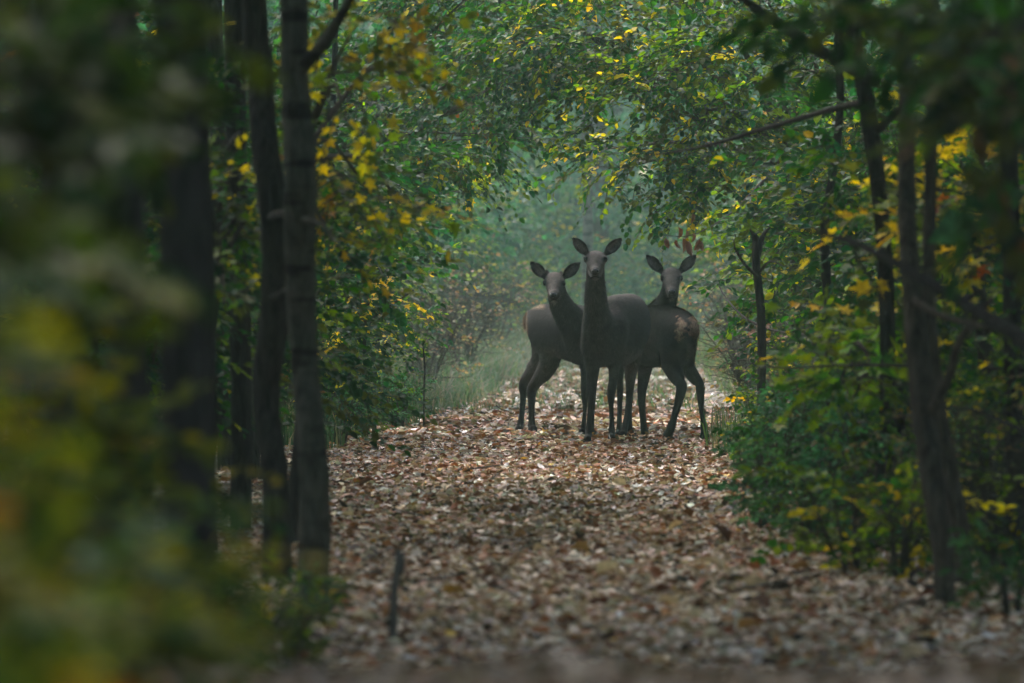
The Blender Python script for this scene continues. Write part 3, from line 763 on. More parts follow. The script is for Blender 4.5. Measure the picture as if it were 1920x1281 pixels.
TW = np.random.default_rng(77)
for k, lb in enumerate(['thin drooping twig high in the leaves above the diagonal dead branch', 'thin twig crossing the forked dark trunk', 'fine twig rising to the right over the lime leaves',
                        'long fine twig bending down past the leaning trunk', 'short crooked twig beneath the diagonal dead branch', 'fine bare twig close to the right edge, halfway up',
                        'twig with side shoots over the right hand herbs', 'wispy twig low at the right edge', 'slender twig arching over the nettles', 'thin twig in the upper right corner']):
    px, py, Y = [(1420, 120, 33), (1560, 260, 32), (1560, 620, 31), (1680, 300, 27), (1600, 560, 26), (1820, 500, 26), (1640, 780, 29), (1800, 880, 26), (1480, 640, 36), (1740, 90, 27)][k]
    a = TW.uniform(-.7, .7); L = TW.uniform(230, 380); sg = 1
    pts = [at(px + L * .3 * j * sg, py + L * .3 * j * math.sin(a) + TW.normal(0, 16), Y + .25 * j) for j in range(4)][::-1]
    subs = []
    for j in range(5):
        q = pts[1 + j % 3]; e = q + np.array([-TW.uniform(.08, .22), TW.normal(0, .1), TW.normal(0, .12)])
        subs.append(([q, (q + e) / 2 + TW.normal(0, .015, 3), e], [.0035, .0025, .0012]))
    bare_branch('bare_branch', lb, pts, [.007, .0065, .005, .002], subs, seg=6)

# stick at the left and dark twig at the right, both standing in the leaves
M_STICK = bark_mat('weathered_wood', (.05, .045, .04), (.17, .15, .13))


def stick(name, label, pts, rad, cat='stick', mat=None):
    b = np.array(pts[0]); mb = MB(); tube(mb, [np.array(p) - b for p in pts], rad, 9, 5, rough=.25)
    return tag(link(name, mb.mesh(name, mat or M_BARK), None, tuple(b)), label, cat)


stick('upright_stick', 'short grey stick standing upright in the fallen leaves left of centre', [gp(736, 22.4) - [0, 0, .05], at(738, 1150, 22.4), at(741, 1095, 22.4), at(750, 1055, 22.4), at(746, 1030, 22.4)], [.015, .015, .014, .019, .010], mat=M_STICK)
stick('dark_twig', 'short crooked dark twig poking from the leaves below the leaning trunk', [gp(1742, 23.2) - [0, 0, .03], at(1735, 1195, 23.2), at(1738, 1172, 23.2)], [.010, .008, .006], 'twig')
for k, (px, Y, a) in enumerate([(820, 27, .4), (1180, 25.5, 2.2), (980, 30, 1.2), (1290, 33, .8), (760, 35, 2.7), (1100, 38, 1.9), (900, 43, .2), (1240, 45, 1.4), (700, 29, 1.0), (1420, 26, .6)]):
    p = gp(px, Y) + [0, 0, .035]; d = np.array([math.cos(a), math.sin(a) * 2, 0]) * (.10 + .02 * (k % 4))
    t = stick('fallen_twig', 'thin grey twig lying flat among the fallen leaves of the path', [p - d, p + [0, 0, .015], p + d * .9 + [.02, .03, .03]], [.006, .005, .003], 'twig', M_STICK)
    t['group'] = 'fallen twigs on the path'
t = bare_branch('dead_stalk', 'slim dark dead stalk standing upright in the grass left of the deer',
            [gp(794, 54), at(795, 740, 54), at(796, 690, 54), at(794, 655, 54), at(795, 642, 54)], [.008, .007, .006, .006, .004],
            [([at(795, 720, 54), at(812, 716, 54), at(818, 730, 54)], [.003, .002, .001]), ([at(795, 750, 54), at(815, 748, 54), at(838, 742, 54)], [.003, .002, .001])])

# ------------------------------------------------------------------ understorey thickets (copied)
Tm = {}
Tm['green'] = [make_shrub('leafy_shrub', (0, 0, 0), 'x', 'shrub', 'g', GREENS, 100 + k, h=2.7, r=1.1, n=300) for k in range(3)]
Tm['dark'] = [make_shrub('leafy_shrub', (0, 0, 0), 'x', 'shrub', 'g', DARKG, 110 + k, h=2.9, r=1.1, n=300) for k in range(2)]
Tm['mixed'] = [make_shrub('leafy_shrub', (0, 0, 0), 'x', 'shrub', 'g', MIXED, 120 + k, h=1.9, r=.9, n=210, leafL=.065) for k in range(2)]
Tm['near'] = [make_shrub('near_bush', (0, 0, 0), 'x', 'bush', 'g', p, 130 + k, h=.95, r=.34, n=120, leafL=.055, length=.18, per=9, low=.0, twigs=25) for k, p in enumerate((([(.085, .095, .012), (.07, .10, .014), (.035, .065, .025), (.16, .13, .012), DEEP], [3, 3, 2, .6, 2]), ([(.08, .09, .012), (.10, .115, .012), (.19, .15, .012), (.05, .08, .03), RUST, DEEP], [3.5, 3, 1.4, 2, .4, 2])))]
Tm['herb'] = [make_shrub('nettle_clump', (0, 0, 0), 'x', 'herb', 'g', p, 140 + k, h=.62, r=.34, n=150, leafL=.040, length=.13, per=10, low=.02, stems=9, twigs=45, flat=.6, wfac=.6) for k, p in enumerate((([(.045, .13, .075), DEEP, TEAL], [4, 3, 3]), ([MID, (.06, .14, .07), LIME], [3, 3, .8]), ([(.05, .12, .08), MID, DEEP], [4, 2, 3])))]
Tm['low'] = [make_shrub('low_bush', (0, 0, 0), 'x', 'bush', 'g', ([LIME, OLIVE, MID, YEL], [3, 2, 2, .8]), 150 + k, h=.5, r=.36, n=60, leafL=.055, length=.16, per=9, stems=6, twigs=30, low=.04) for k in range(2)]
Tm['bare'] = [make_shrub('twiggy_bush', (0, 0, 0), 'x', 'bush', 'g', ([(.16, .10, .07), (.12, .11, .07), (.10, .13, .06)], [2, 2, 1]), 160 + k, h=1.1, r=.75, n=70, leafL=.045, length=.3, per=6, stems=12, twigs=170, low=.1) for k in range(2)]
used = set()


def put(kind, i, x, y, sc, label, group=None, name=None, sz=None):
    src = Tm[kind][i % len(Tm[kind])]
    s = (sc, sc, (sz or sc)); loc = (x, y, float(gz(x, y)) - .01)
    if src.name in used:
        o = copy_thing(src, loc, rnd.random() * 6.28, s, label)
    else:
        used.add(src.name); o = src; o.location = loc; o.rotation_euler = (0, 0, rnd.random() * 6.28); o.scale = s; o['label'] = label
    if group: o['group'] = group
    elif 'group' in o: del o['group']
    return o


def px_x(px, Y): return (px - 960) / F_PX * Y


k = 0
# left thicket behind the trunks and its continuation out of the picture
for (px, Y, s) in [(600, 60, .9), (520, 52, 1.0), (430, 48, 1.0), (330, 44, 1.1), (220, 46, 1.1), (100, 44, 1.0), (-20, 48, 1.1), (-180, 46, 1.1), (380, 58, 1.2), (240, 60, 1.2), (90, 60, 1.2), (-60, 62, 1.2), (-260, 58, 1.2),
                   (480, 40, .75), (370, 36, .8), (240, 34, .85), (110, 33, .85), (-30, 35, .9), (-300, 36, 1)]:
    put('dark' if k % 2 else 'green', k, px_x(px, Y), Y, s, 'dark leafy shrub of the shaded thicket left of the path', 'shrubs of the left thicket'); k += 1
for (px, Y, s) in [(1560, 53, .9), (1650, 48, 1.0), (1760, 45, 1.1), (1880, 46, 1.1), (2010, 44, 1.1), (2160, 46, 1.1), (1640, 62, 1.1), (1790, 60, 1.2), (1950, 60, 1.2), (2120, 58, 1.2), (1740, 37, .8), (1850, 36, .85), (1990, 34, .9), (2200, 36, 1), (1500, 60, .8)]:
    put('green' if k % 3 else 'dark', k, px_x(px, Y), Y, s, 'green leafy shrub of the tangled thicket right of the path', 'shrubs of the right thicket'); k += 1
# small shrubs at the verge on the left: dark green under the yellow sapling
put('mixed', 0, px_x(650, 55), 55, .62, 'small green shrub under the yellow leaved sapling')
put('mixed', 1, px_x(700, 58), 58, .55, 'low bushy shrub at the grassy edge behind the yellow leaved sapling')
put('mixed', 0, px_x(590, 50), 50, .5, 'small shrub showing between the banded trunk and the path')
put('mixed', 1, px_x(1610, 47), 47, .55, 'yellow green shrub below the broken dark stem')
put('mixed', 0, px_x(1690, 42), 42, .6, 'green and lime shrub right of the broken dark stem')
put('mixed', 1, px_x(1770, 37), 37, .6, 'shrub of mixed green leaves behind the low lime maple')
put('mixed', 0, px_x(1800, 31), 31, .62, 'green shrub close behind the leaning trunk')
put('mixed', 1, px_x(1900, 29), 29, .55, 'shrub with round green leaves at the right edge')
# nettles and herbs on the right verge
for j, (px, Y, s, lb) in enumerate([(1440, 33, .85, 'rounded teal green nettle clump bulging furthest onto the path'), (1530, 32, .8, 'green nettle clump right of the one that bulges onto the path'),
                                    (1470, 37, .9, 'dense nettle clump behind the bulging one at the path edge'), (1570, 36, 1.0, 'tall nettle clump in the middle of the right verge'),
                                    (1450, 42, .8, 'nettle clump closest to the hooves of the last deer'), (1560, 41, 1.0, 'nettle clump beneath the level bare branch'),
                                    (1640, 35, 1.0, 'nettle clump under the low lime maple'), (1600, 31, .8, 'small nettle clump behind the low lime bush'), (1470, 46, .8, 'hazy nettle clump furthest along the right verge'),
                                    (1650, 30, .85, 'nettle clump just left of the leaning trunk'), (1500, 29.6, .5, 'lowest nettle clump at the front of the right verge')]):
    put('herb', j, px_x(px, Y), Y, s, lb, 'nettles on the right verge')
for j, (px, Y, s, lb) in enumerate([(635, 49, .75, 'green herb clump at the left edge of the path beside the banded trunk'), (690, 52, .8, 'green herb clump under the yellow leaved sapling'), (745, 54, .7, 'green herb clump near the slim dead stalk'),
                                    (610, 24.2, .32, 'blurred small green clump at the foot of the banded trunk'), (1900, 24.5, .5, 'green clump in the lower right corner of the leaves')]):
    put('herb', j, px_x(px, Y), Y, s, lb)
for j, (px, Y, s, lb) in enumerate([(1610, 28, .95, 'lime green low bush with its leaves spread in front of the verge'), (1690, 27.5, .85, 'yellow green low bush at the foot of the leaning trunk'),
                                    (1880, 28, .9, 'low bush with dark twigs right of the leaning trunk'), (590, 23.5, .38, 'blurred yellow leaved low bush before the banded trunk'), (490, 22, .55, 'blurred green low bush before the curved trunk')]):
    put('low', j, px_x(px, Y), Y, s, lb)
# hazy bare scrub either side beyond the deer
for j, (px, Y, s) in enumerate([(790, 66, 1), (870, 76, 1.1), (740, 74, 1.1), (920, 92, 1.3), (830, 90, 1.3), (700, 84, 1.2)]):
    put('bare', j, px_x(px, Y), Y, s, 'pinkish grey twiggy bush in the haze left beyond the deer', 'twiggy bushes in the haze on the left')
for j, (px, Y, s) in enumerate([(1420, 58, .9), (1390, 68, 1.0), (1460, 74, 1.1), (1400, 84, 1.2), (1600, 52, .8)]):
    put('bare', j, px_x(px, Y), Y, s, 'brownish twiggy bush in the haze right beyond the deer', 'twiggy bushes in the haze on the right')
bt = bare = Tm['bare'][0]
put('bare', 1, px_x(1535, 45), 45, .7, 'tangle of dark dead twigs around the broken stem')
put('mixed', 0, px_x(1500, 41.5), 41.5, .46, 'small bushy shrub hiding the foot of the broken dark stem')
put('bare', 1, px_x(1870, 28), 28, .7, 'tangle of dark bare twigs right of the leaning trunk')
put('bare', 0, px_x(1660, 33), 33, .6, 'tangle of dark bare twigs left of the leaning trunk')
put('bare', 0, px_x(1540, 44), 44, .9, 'tangle of dead twigs under the mid green tree')
# low green bushes where the path bends out of sight
for j, (px, Y, s) in enumerate([(1020, 104, .55), (1100, 112, .7), (1200, 118, .8), (980, 112, .7), (1290, 112, .7), (1060, 120, .9)]):
    put('green', j, px_x(px, Y), Y, s, 'low hazy green bush where the path bends out of sight', 'bushes at the end of the path')
# hazy green shrubs closing the view beyond
for j, (px, Y, s) in enumerate([(740, 92, 1.2), (660, 80, 1.1), (800, 104, 1.3), (890, 112, 1.3), (600, 90, 1.4), (520, 76, 1.4), (990, 120, 1.3)]):
    put('green', j, px_x(px, Y), Y, s, 'hazy green shrub left of the clearing beyond the deer', 'hazy shrubs left of the clearing')
for j, (px, Y, s) in enumerate([(1480, 92, 1.3), (1560, 78, 1.2), (1420, 108, 1.4), (1340, 118, 1.4), (1640, 84, 1.4), (1250, 126, 1.5)]):
    put('green', j + 1, px_x(px, Y), Y, s, 'hazy green shrub right of the clearing beyond the deer', 'hazy shrubs right of the clearing')
# blurred bushes near the camera, left
for j, (edge, Y, top, s, lb) in enumerate([(240, 5.2, 320, .72, 'most blurred yellow green bush at the left edge, nearest of all'), (330, 6.4, 560, .66, 'very blurred olive bush beside the nearest one'),
                                           (390, 8.0, 700, .66, 'blurred green bush below the pale spot'), (200, 9.5, 300, .9, 'tall blurred bush filling the left edge'),
                                           (450, 10.5, 760, .66, 'blurred green and yellow bush below the black trunks'), (370, 12, 560, .8, 'dark blurred bush behind the olive one'),
                                           (500, 13, 830, .6, 'softly blurred bush at the foot of the broad blurred trunk'), (520, 16.5, 860, .66, 'blurred leafy bush before the slim dark trunk'),
                                           (560, 19.5, 950, .6, 'blurred bush spreading before the curved dark trunk'), (430, 15, 620, .8, 'dark blurred bush deep between the black trunks'),
                                           (665, 20.5, 1100, .42, 'low blurred green bush at the very foot of the banded trunk'), (520, 9.0, 1010, .5, 'blurred low bush at the bottom left, level with the near leaves'),
                                           (430, 7.0, 900, .6, 'widely blurred bush in the lower left corner')]):
    x = px_x(edge, Y) - .46 * s
    sz = (H_CAM - (top - HORIZON) / F_PX * Y - float(gz(x, Y))) / 1.0
    put('near', j, x, Y, s, lb, sz=sz)


# far wood: closes the view
def far_tree(seed):
    rng = np.random.default_rng(seed); t = empty('distant_tree', (0, 0, 0), 'x', 'tree', 'g')
    tr = MB(); tube(tr, [[0, 0, -.2], [.2, 0, 4], [0, .1, 8]], [.22, .17, .08], 8, 4)
    lf = MB()
    for _ in range(11):
        c = rng.normal(0, 1, 3) * [1.4, 1.4, 2.9] + [0, 0, 5.2]
        c[2] = np.clip(c[2], 1.2, 10.5)
        p, o = blob_points(rng, c, (1.5, 1.5, 1.3), 75, clumps=6)
        sprays(lf, None, p, o, rng, FARG, .17, 8, .6, SIMPLE, flat=.5)
    link('trunk', tr.mesh('trunk', M_BARK), t); link('crown', lf.mesh('crown', M_LEAF, False), t)
    return t


Tm['far'] = [far_tree(200 + k) for k in range(4)]
k = 0
for row, (Y, x0, x1, st) in enumerate([(100, -18, -5.2, 3.4), (100, 8.0, 22, 3.4), (122, -14, 18, 2.6), (134, -16, 22, 3.0), (148, -18, 24, 3.0), (164, -20, 28, 3.2)]):
    x = x0
    while x < x1:
        yy = Y + rnd.uniform(-4, 4)
        put('far', k, x + rnd.uniform(-.8, .8), yy, rnd.uniform(.9, 1.2) * (1.3 if Y > 140 else 1), 'hazy leafy tree of the far wood closing the view', 'trees of the far wood'); k += 1
        x += st
for (x, y, s) in [(-4.6, 72, .6), (-6.5, 66, .8), (-8.5, 74, .9), (-5.8, 84, .8), (-9, 90, 1), (7.0, 70, .8), (9, 66, .9), (8, 82, .9), (11, 90, 1), (6.6, 96, .8), (-7.5, 55, .8), (7.8, 56, .8), (-3.9, 80, .7), (-3.2, 94, .8), (4.9, 78, .7), (5.4, 90, .8), (-1.9, 108, .8), (6.2, 112, .8), (1.5, 116, .9)]:
    put('far', k, x, y, s, 'leafy tree behind the thicket at the side of the clearing', 'trees behind the thickets'); k += 1


for j in range(46):  # rows of unseen trees added on both sides to darken the near wood
    sd = -1 if j % 2 else 1
    put('far', j, sd * (9.5 + 2.8 * ((j // 2) % 2) + rnd.uniform(-.6, .6)), -10 + 1.6 * j + rnd.uniform(-.6, .6), rnd.uniform(.9, 1.2), 'tall leafy tree added out of view to darken the wood', 'trees behind the thickets')
for j, (x, y) in enumerate([(-5.4, 30), (-6.6, 36), (-5.9, 43), (-7.2, 50), (-6.4, 57), (-6.2, 24), (-7.4, 64), (6.0, 31), (6.8, 38), (6.3, 45), (7.2, 51), (6.2, 25), (-5.6, 18), (5.8, 19)]):  # further trees added to block light coming in from the sides
    put('far', j, x, y, .8 + .02 * j, 'tall leafy tree added out of view to darken the wood', 'trees behind the thickets')


# ------------------------------------------------------------------ deer
def ZP(X, Y, d): return at(940 + X * .34348, 420 + Y * .34348, d)
def ZR(r, d): return r * .34348 / F_PX * d


def loft(mb, rows, seg=20, n=5, side=(1, 0, 0)):
    """rows: (X, Y, depth, half width across, half other axis) in zoom units; closed tube"""
    R = []
    for (X, Y, d, a, b) in rows:
        R.append([*ZP(X, Y, d), ZR(a, d), ZR(b, d)])
    R = catmull(np.array(R), n); P = R[:, :3]; a = np.maximum(R[:, 3], .002); b = np.maximum(R[:, 4], .002)
    T = unit(np.gradient(P, axis=0)); sd = np.array(side, float)
    A = unit(sd - (T @ sd)[:, None] * T); B = np.cross(T, A)
    # rounded ends
    P = np.vstack([P[0] - T[0] * min(a[0], b[0]) * .75, P[0] - T[0] * min(a[0], b[0]) * .45, P, P[-1] + T[-1] * min(a[-1], b[-1]) * .45, P[-1] + T[-1] * min(a[-1], b[-1]) * .75])
    a = np.concatenate([[a[0] * .35, a[0] * .8], a, [a[-1] * .8, a[-1] * .35]]); b = np.concatenate([[b[0] * .35, b[0] * .8], b, [b[-1] * .8, b[-1] * .35]])
    A = np.vstack([A[0], A[0], A, A[-1], A[-1]]); B = np.vstack([B[0], B[0], B, B[-1], B[-1]])
    th = np.linspace(0, 2 * np.pi, seg, endpoint=False)
    V = P[:, None] + a[:, None, None] * np.cos(th)[None, :, None] * A[:, None] + b[:, None, None] * np.sin(th)[None, :, None] * B[:, None]
    m = len(P); i = np.arange(m - 1)[:, None] * seg; j = np.arange(seg)[None]; j2 = (j + 1) % seg
    q = np.stack([i + j, i + j2, i + seg + j2, i + seg + j], -1).reshape(-1, 4)
    k = np.arange(seg); e = (m - 1) * seg
    tr = np.vstack([np.stack([e + k, e + (k + 1) % seg, np.full(seg, m * seg)], -1), np.stack([(k + 1) % seg, k, np.full(seg, m * seg + 1)], -1)])
    mb.add(np.vstack([V.reshape(-1, 3), P[-1], P[0]]), q, tr)


def ear(mb, base, tip, d, w=33, cup=.42):
    """cupped leaf shaped ear opening towards the viewer; base / tip in zoom units"""
    b = ZP(*base, d); t = ZP(*tip, d - .01); ax = t - b; L = np.linalg.norm(ax); ax = ax / L
    fr = np.array([0, -1.0, 0]); s = unit(np.cross(ax, fr)); W = ZR(w, d)
    prof = [(-.12, .35), (0, .50), (.12, .70), (.28, .93), (.45, 1.0), (.62, .93), (.78, .70), (.9, .42), (.97, .20), (1.0, .06)]
    us = np.linspace(-1, 1, 9); rows = []
    for (v, w_) in prof:
        fp, bp = [], []
        for u_ in us:
            c = b + ax * (v * L) + s * (u_ * W * w_)
            f = fr * (cup * W * w_ * (u_ * u_ - .3)) + ax * 0
            th = .006 + .008 * (1 - u_ * u_) * w_
            fp.append(c + f + fr * .001); bp.append(c + f - fr * th)
        rows.append(fp + bp[::-1])
    V = np.array(rows); m, k = V.shape[:2]
    i = np.arange(m - 1)[:, None] * k; j = np.arange(k)[None]; j2 = (j + 1) % k
    q = np.stack([i + j, i + j2, i + k + j2, i + k + j], -1).reshape(-1, 4)
    e = np.arange(k)
    tr = np.vstack([np.stack([(m - 1) * k + e, (m - 1) * k + (e + 1) % k, np.full(k, m * k)], -1), np.stack([(e + 1) % k, e, np.full(k, m * k + 1)], -1)])
    mb.add(np.vstack([V.reshape(-1, 3), V[-1].mean(0), V[0].mean(0)]), q, tr)


def ball(c, r, name, mat, parent, base, seg=12):
    mb = MB(); c = np.array(c) - base; r = np.broadcast_to(np.asarray(r, float), (3,))
    ph = np.linspace(0, np.pi, seg // 2 + 1)[1:-1]; th = np.linspace(0, 2 * np.pi, seg, endpoint=False)
    V = np.array([[math.sin(p) * math.cos(t), math.sin(p) * math.sin(t), math.cos(p)] for p in ph for t in th] + [[0, 0, 1], [0, 0, -1]])
    m = len(ph); q = [[i * seg + j, i * seg + (j + 1) % seg, (i + 1) * seg + (j + 1) % seg, (i + 1) * seg + j] for i in range(m - 1) for j in range(seg)]
    t_ = [[j, (j + 1) % seg, m * seg] for j in range(seg)] + [[(m - 1) * seg + (j + 1) % seg, (m - 1) * seg + j, m * seg + 1] for j in range(seg)]
    mb.add(V * r + c, q, t_)
    return link(name, mb.mesh(name, mat), parent)


def hoof(X, d, zc, w, parent, base, fwd):
    """cloven hoof: two wedge shaped toes on the ground, pointing along fwd"""
    p = ZP(X, 0, d); p[2] = float(gz(p[0], p[1])) - .008
    fwd = unit(np.array([fwd[0], fwd[1], 0.0])); s = np.array([-fwd[1], fwd[0], 0.0]); mb = MB(); w = ZR(w, d)
    for sg in (-1, 1):
        c = p + s * sg * w * .48
        ring = []
        for (h, f0, f1, ww) in ((0, -.75, 1.25, .46), (.022, -.70, 1.0, .44), (.050, -.6, .35, .36)):
            for (a, b_) in ((f0, -1), (f0 * .3 + f1 * .7, -1), (f1, 0), (f0 * .3 + f1 * .7, 1), (f0, 1)):
                ring.append(c + fwd * a * w * 1.1 + s * b_ * ww * w + np.array([0, 0, h]))
        V = np.array(ring)
        q = [[r * 5 + j, r * 5 + (j + 1) % 5, r * 5 + 5 + (j + 1) % 5, r * 5 + 5 + j] for r in range(2) for j in range(5)]
        t_ = [[10, 11, 12], [10, 12, 13], [10, 13, 14], [0, 2, 1], [0, 3, 2], [0, 4, 3]]
        mb.add(V - base, q, t_)
    link('hoof', mb.mesh('hoof', M_HOOF, False), parent)


def deer(label, root_px, d0, torso, neck, head, jaw, legs, ears, eyes, nose, shade, tail=None, nubs=None, group='red deer standing on the path', side=(1, 0, 0), fwd=(0, -1, 0), extra=(), relax=(400, 800, 0)):
    base = ZP(root_px, 0, d0); base[2] = float(gz(base[0], base[1]))
    root = empty('deer', tuple(base), label, 'deer', group)
    mb = MB()
    loft(mb, torso, 28, 6, side); loft(mb, neck, 22, 6, side); loft(mb, head, 20, 5); loft(mb, jaw, 16, 5)
    for ex in extra: loft(mb, ex, 18, 5)
    for lg in legs:
        rows = [list(r) for r in lg]
        # carry the foot down to the ground
        X, Y, d = rows[-1][:3]
        zg = float(gz(ZP(X, Y, d)[0], d)); yb = (HORIZON + (H_CAM - zg - .05) / d * F_PX - 420) / .34348
        rows[-1][1] = yb
        rows = [(r[0], r[1], r[2], r[3], r[4] if len(r) > 4 else r[3] * 1.15) for r in rows]
        loft(mb, rows, 14, 6)
        hoof(rows[-1][0], rows[-1][2], 0, rows[-1][3] * 1.02, root, base, fwd)
    for e in ears: ear(mb, *e)
    if nubs:
        for (x0, y0, x1, y1, d) in nubs: loft(mb, [(x0, y0, d, 14, 14), ((x0 + x1) / 2, (y0 + y1) / 2, d, 13, 13), (x1, y1, d, 9, 9)], 10, 3)
    if tail: loft(mb, tail, 10, 4)
    for (X, Y, d) in eyes:       # brow ridge round each eye
        loft(mb, [(X - 4, Y - 12, d + .01, 13, 10), (X, Y - 7, d + .005, 14, 12), (X, Y + 8, d + .02, 13, 12)], 10, 3)
    me = mb.mesh('body_raw', None)
    o = bpy.data.objects.new('raw', me); COL.objects.link(o)
    md = o.modifiers.new('r', 'REMESH'); md.mode = 'VOXEL'; md.voxel_size = .0065; md.use_smooth_shade = True
    ms = o.modifiers.new('s', 'SMOOTH'); ms.factor = .5; ms.iterations = 7
    dg = bpy.context.evaluated_depsgraph_get()
    body = bpy.data.meshes.new_from_object(o.evaluated_get(dg))
    bpy.data.objects.remove(o)
    n = len(body.vertices); V = np.empty(n * 3, np.float32); body.vertices.foreach_get('co', V); V = V.reshape(-1, 3).astype(float)
    # to zoom units for the coat pattern and the flank shade painted into it
    X = (V[:, 0] / V[:, 1] * F_PX + 960 - 940) / .34348; Y = ((H_CAM - V[:, 2]) / V[:, 1] * F_PX + HORIZON - 420) / .34348
    ne = len(body.edges); E = np.empty(ne * 2, np.int32); body.edges.foreach_get('vertices', E); E = E.reshape(-1, 2)
    msk = (sm(relax[0], relax[0] + 60, Y) * sm(relax[1], relax[1] - 60, Y) * sm(relax[2], relax[2] + 15, X) * .9)[:, None]
    src = np.concatenate([E[:, 0], E[:, 1]]); dst = np.concatenate([E[:, 1], E[:, 0]]); deg = np.maximum(np.bincount(src, minlength=n), 1)
    for _ in range(90):
        avg = np.stack([np.bincount(src, weights=V[dst, c], minlength=n) / deg for c in range(3)], 1)
        V = V + msk * (avg - V)
    C = shade(X, Y, V)
    blot = .5 + .5 * np.sin(V[:, 0] * 31 + 3 * np.sin(V[:, 2] * 17)) * np.cos(V[:, 2] * 26 + 2 * np.sin(V[:, 1] * 13 + V[:, 0] * 11))
    C = C * (.82 + .36 * blot)[:, None]
    for a in list(body.color_attributes): body.color_attributes.remove(a)
    ca = body.color_attributes.new('Col', 'FLOAT_COLOR', 'POINT')
    ca.data.foreach_set('color', np.concatenate([C, np.ones((n, 1))], 1).astype(np.float32).ravel())
    body.vertices.foreach_set('co', (V - base).astype(np.float32).ravel())
    body.materials.clear(); body.materials.append(M_COAT); body.name = 'body'; body.update()
    body.polygons.foreach_set('use_smooth', np.ones(len(body.polygons), bool))
    link('body', body, root)
    # short coat: fine hairs lying along the body
    nf = 70000; npol = len(body.polygons)
    ar = np.empty(npol, np.float32); body.polygons.foreach_get('area', ar); st = np.empty(npol, np.int32); body.polygons.foreach_get('loop_start', st)
    tot = np.empty(npol, np.int32); body.polygons.foreach_get('loop_total', tot)
    vi = np.empty(len(body.loops), np.int32); body.loops.foreach_get('vertex_index', vi)
    nr = np.empty(n * 3, np.float32); body.vertex_normals.foreach_get('vector', nr); nr = nr.reshape(-1, 3).astype(float)
    pk = RNG.choice(npol, nf, p=ar.astype(float) / ar.astype(float).sum())
    a_, b_, c_ = vi[st[pk]], vi[st[pk] + 1], vi[st[pk] + np.minimum(2, tot[pk] - 1)]
    r1, r2 = RNG.random((nf, 1)), RNG.random((nf, 1)); fl = (r1 + r2) > 1; r1 = np.where(fl, 1 - r1, r1); r2 = np.where(fl, 1 - r2, r2)
    P = V[a_] + r1 * (V[b_] - V[a_]) + r2 * (V[c_] - V[a_]) - base
    N = unit(nr[a_]); Yz, Xz = Y[a_], X[a_]
    fw = unit(np.array([fwd[0], fwd[1], 0.0]))
    ez = np.mean([e[1] for e in eyes]); ex_ = np.mean([e[0] for e in eyes])
    headm = (np.abs(Xz - ex_) < 150) & (Yz < ez + 110)
    flow = np.where(headm[:, None], np.array([0, .3, .9]), -fw * .8 + np.array([0, 0, -.75])) + RNG.normal(0, .22, (nf, 3))
    flow = unit(flow - (flow * N).sum(1, keepdims=True) * N)
    ln = (np.where(headm, .008, np.where(Yz > 780, .010, .027)) * (.5 + RNG.random(nf)))[:, None]
    hd = unit(flow + N * (.22 + .25 * RNG.random((nf, 1)))); sd_ = unit(np.cross(hd, N)) * .0013
    hv = np.stack([P - sd_, P + sd_, P + hd * ln], 1).reshape(-1, 3)
    hc = np.repeat(np.clip(C[a_] * (.4 + 1.9 * RNG.random((nf, 1)) ** 1.4), .004, .5), 3, 0)
    fm = MB(); fm.add(hv, None, np.arange(nf * 3).reshape(-1, 3), hc)
    tag(link('fur', fm.mesh('fur', M_FUR, False), root), kind='stuff')
    for (x, y, d) in eyes: ball(ZP(x, y, d - .009), (.0165, .016, .0175), 'eye', M_EYE, root, base)
    nx_, ny_, nd_ = nose
    ball(ZP(nx_, ny_ - 2, nd_ - .010), (.029, .018, .021), 'nose', M_NOSE, root, base, 14)
    for s in (-1, 1): ball(ZP(nx_ + s * 13, ny_ - 2, nd_ - .023), (.0075, .006, .008), 'nostril', M_EYE, root, base, 8)
    return root


def sm(a, b, x): return smooth(a, b, x)


BASE = np.array([.0225, .0188, .0175]); PALE = np.array([.060, .048, .042]); DARKC = np.array([.008, .007, .008])
BUFF = np.array([.34, .215, .135])
FACE = np.array([.088, .072, .064])


def mixc(A, B, t): return A * (1 - t[:, None]) + B * t[:, None]


def legs_dark(C, Y):
    return mixc(C, np.tile(DARKC, (len(C), 1)), .75 * sm(760, 900, Y))


def ears_col(C, X, Y, ears):
    for (b, t, d, *_) in ears:
        b = np.array(b, float); t = np.array(t, float); ax = (t - b); L = np.linalg.norm(ax); ax /= L
        u_ = ((X - b[0]) * ax[0] + (Y - b[1]) * ax[1]) / L; v = np.abs((X - b[0]) * -ax[1] + (Y - b[1]) * ax[0])
        m = (u_ > .15) * (u_ < 1.15) * (v < 45)
        C = mixc(C, np.tile(DARKC * .55, (len(C), 1)), m * np.clip(sm(23, 31, v) + sm(.80, .97, u_), 0, 1) * .9)
        C = mixc(C, np.tile(FACE * 1.1, (len(C), 1)), m * sm(24, 10, v) * sm(.9, .6, u_) * .85)
    return C


